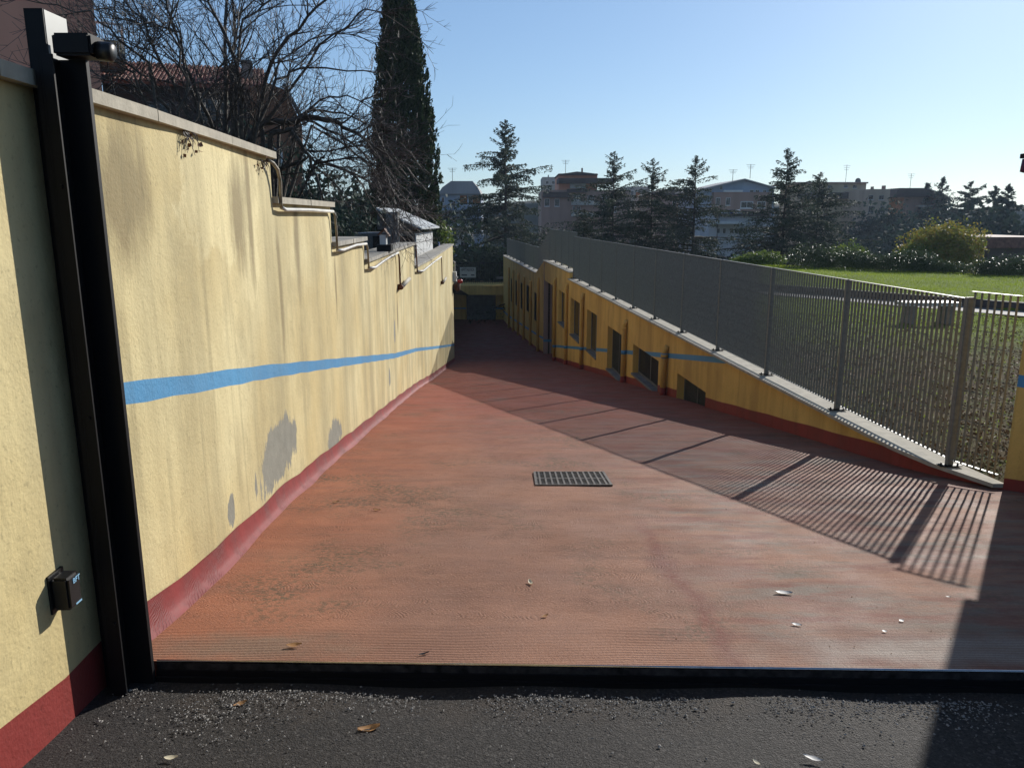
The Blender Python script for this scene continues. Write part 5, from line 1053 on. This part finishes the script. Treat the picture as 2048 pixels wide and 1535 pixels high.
# terracotta building and tiled house on the left, both turned so that their right flank recedes from the ramp
class Frame:                               # l runs left along the facade, d away from the ramp
    def __init__(f, px, py, Y):
        p = at(px, py, Y); f.o = Vector((p.x, p.y, 0)); f.d = f.o.normalized(); f.l = Vector((-f.d.y, f.d.x, 0))
    def P(f, a, b_, z): q = f.o + f.l * a + f.d * b_; return (q.x, q.y, z)
    def box(f, m_, a0, a1, b0, b1, z0, z1): m_.prism([f.P(a0, b0, z0), f.P(a1, b0, z0), f.P(a1, b1, z0), f.P(a0, b1, z0)], [f.P(a0, b0, z1), f.P(a1, b0, z1), f.P(a1, b1, z1), f.P(a0, b1, z1)])
    def a_of(f, px, py): r = at(px, py, 1.0); n_ = f.d; k_ = f.o.dot(n_) / Vector((r.x, r.y, 0)).dot(n_); q = r * k_; return (Vector((q.x, q.y, 0)) - f.o).dot(f.l), q.z
f = Frame(192, 60, 24); t = empty('terracotta_building', (f.o.x, f.o.y, -1.5), 'tall terracotta building at the top left with white railed balcony', 'building')
a = MB(); f.box(a, 0, 14, 0, 9, -1.6, 14); a.build('wall', BM['pink'], t)
ab, zb_ = f.a_of(252, 116); _, zt_ = f.a_of(250, 48)
a = MB(); f.box(a, ab, 0, .3, 3.0, zb_, zb_ + .16); b_ = a.build('balcony', M['soffit'], t)
a = MB()
for i in range(11): f.box(a, ab * i / 10 - .01, ab * i / 10 + .01, .3, .32, zb_ + .16, zt_)
for i in range(20): f.box(a, ab, ab + .02, .3 + 2.7 * i / 19, .32 + 2.7 * i / 19, zb_ + .16, zt_)
f.box(a, ab - .02, 0, .29, .33, zt_, zt_ + .06); f.box(a, ab - .02, ab + .03, .34, 3.0, zt_, zt_ + .06); a.build('railing', M['white'], b_)
a = MB(); f.box(a, ab + .05, -.03, .5, 2.6, zb_ + .161, zb_ + .55); a.build('planter', simple('olive_planter', (.30, .27, .16)), b_)
f = Frame(522, 300, 28); t = empty('tiled_house', (f.o.x, f.o.y, -1.6), 'house with red tiled roof, chimney and orange gable behind the bare trees', 'house')
aw, zw = f.a_of(205, 172); _, zr = f.a_of(300, 138); zr = zr * 1.13
a = MB(); f.box(a, 0, aw, 0, 7, -1.8, zw + (zr - zw) * .13); a.prism([f.P(0, 0.01, zw + (zr - zw) * .131), f.P(aw, 0.01, zw + (zr - zw) * .131), f.P(aw, 6.9, zw + (zr - zw) * .131), f.P(0, 6.9, zw + (zr - zw) * .131)], [f.P(0, 3.35, zr - .05), f.P(aw, 3.35, zr - .05), f.P(aw, 3.5, zr - .05), f.P(0, 3.5, zr - .05)]); a.build('wall', BM['dark'], t)
for (p0_, p1_, q0_, q1_) in ((404, 448, 202, 240), (300, 338, 208, 240)):
    a0_, z1_ = f.a_of(p1_, q0_); a1_, z0_ = f.a_of(p0_, q1_)
    a = MB(); f.box(a, a0_ - .06, a1_ + .06, -.04, -.003, z0_ - .06, z1_ + .06); fo = a.build('window', M['wframe'], t); a = MB(); am_ = (a0_ + a1_) / 2
    f.box(a, a0_, am_ - .03, -.06, -.041, z0_, z1_); f.box(a, am_ + .03, a1_, -.06, -.041, z0_, z1_); a.build('pane', WG, fo)
e0, e1 = Vector(f.P(aw + .3, -.6, zw)), Vector(f.P(-.3, -.6, zw)); r0, r1 = Vector(f.P(aw + .3, 3.4, zr)), Vector(f.P(-.3, 3.4, zr))
a = MB(); a.prism([e0, e1, r1, r0], [q + Vector((0, 0, .12)) for q in (e0, e1, r1, r0)]); ro = a.build('roof', BM['tile'], t)
for i in range(40):
    f_ = (i + .5) / 40; a = MB(); a.tube([e0.lerp(e1, f_) + Vector((0, 0, .13)), r0.lerp(r1, f_) + Vector((0, 0, .13))], .05, 5, cap=False); a.build('tile_row', BM['tile'], ro)
a0_, z1_ = f.a_of(503, 112); a1_, _ = f.a_of(480, 112); a = MB(); f.box(a, a0_, a1_, .8, 1.4, zw, z1_); a.build('chimney', M['soffit'], t)
f = Frame(604, 300, 27)
def fp(px, py, b0=0.0): a_, z_ = f.a_of(px, py); return Vector(f.P(a_, b0, z_)), Vector(f.P(a_, b0 + 6, z_))
pp = [fp(x, y) for x, y in ((500, 470), (604, 470), (604, 250), (570, 180), (532, 165), (500, 175))]; a = MB(); a.prism([q[0] for q in pp], [q[1] for q in pp]); a.build('gable_wall', BM['brick'], t)
a = MB(); a.beam(fp(568, 172, -.2)[0], fp(611, 252, -.2)[0], .5, .1); a.build('gable_edge', M['soffit'], t)
a0_, z1_ = f.a_of(562, 300); a1_, z0_ = f.a_of(545, 330); a = MB(); f.box(a, a0_ - .05, a1_ + .05, -.05, -.003, z0_ - .05, z1_ + .05); fo = a.build('window', M['white'], t); a = MB(); f.box(a, a0_ + .03, a1_ - .03, -.06, -.051, z0_, z1_); a.build('pane', WG, fo)
for (px, py, Y, h_, lb) in ((1500, 357, 92, 1.6, 'thin antenna on the ridge of the gabled building'), (1465, 364, 92, 1.4, 'thin antenna left of the gable ridge'), (1691, 365, 112, 2.4, 'tall antenna on the beige block'), (1131, 347, 98, 1.6, 'antenna above the brown block'), (905, 362, 88, 1.4, 'antenna on the blue grey house'), (1820, 376, 108, 1.9, 'antenna on the dark hipped roof')): antenna(px, py, Y, h_, lb)
# far wooded rise behind the houses
mb = MB(); vs = []; n_ = 90
for i in range(n_ + 1):
    x = -260 + 620 * i / n_; h_ = -9.3 + 13.0 + 1.6 * math.sin(x * .031 + 1) + .9 * math.sin(x * .11) + .5 * math.sin(x * .37)
    vs += [(x, 190, -9.3), (x, 200, h_ * .55), (x, 215, h_ * .75), (x, 400, -9.3)]
mb.add(vs, [(4 * i + j, 4 * (i + 1) + j, 4 * (i + 1) + j + 1, 4 * i + j + 1) for i in range(n_) for j in range(3)])
tag(mb.build('hill', simple('far_woods', (0.035, 0.05, 0.035), .95, var=.3, vs=.2), smooth=True), kind='structure')

# thin air haze over the whole place
a = MB(); a.box(-3050, 3050, -850, 4550, -10.3, 16)
m = bpy.data.materials.new('air'); m.use_nodes = True; n = m.node_tree
for x in list(n.nodes): n.nodes.remove(x)
out = n.nodes.new('ShaderNodeOutputMaterial'); v = n.nodes.new('ShaderNodeVolumePrincipled'); v.inputs['Color'].default_value = (0.62, 0.78, 1.0, 1); v.inputs['Density'].default_value = 0.0003; v.inputs['Anisotropy'].default_value = 0.3
n.links.new(v.outputs[0], out.inputs['Volume'])
tag(a.build('haze', m), kind='stuff', label='thin bluish air haze over the far houses and trees', cat='haze')
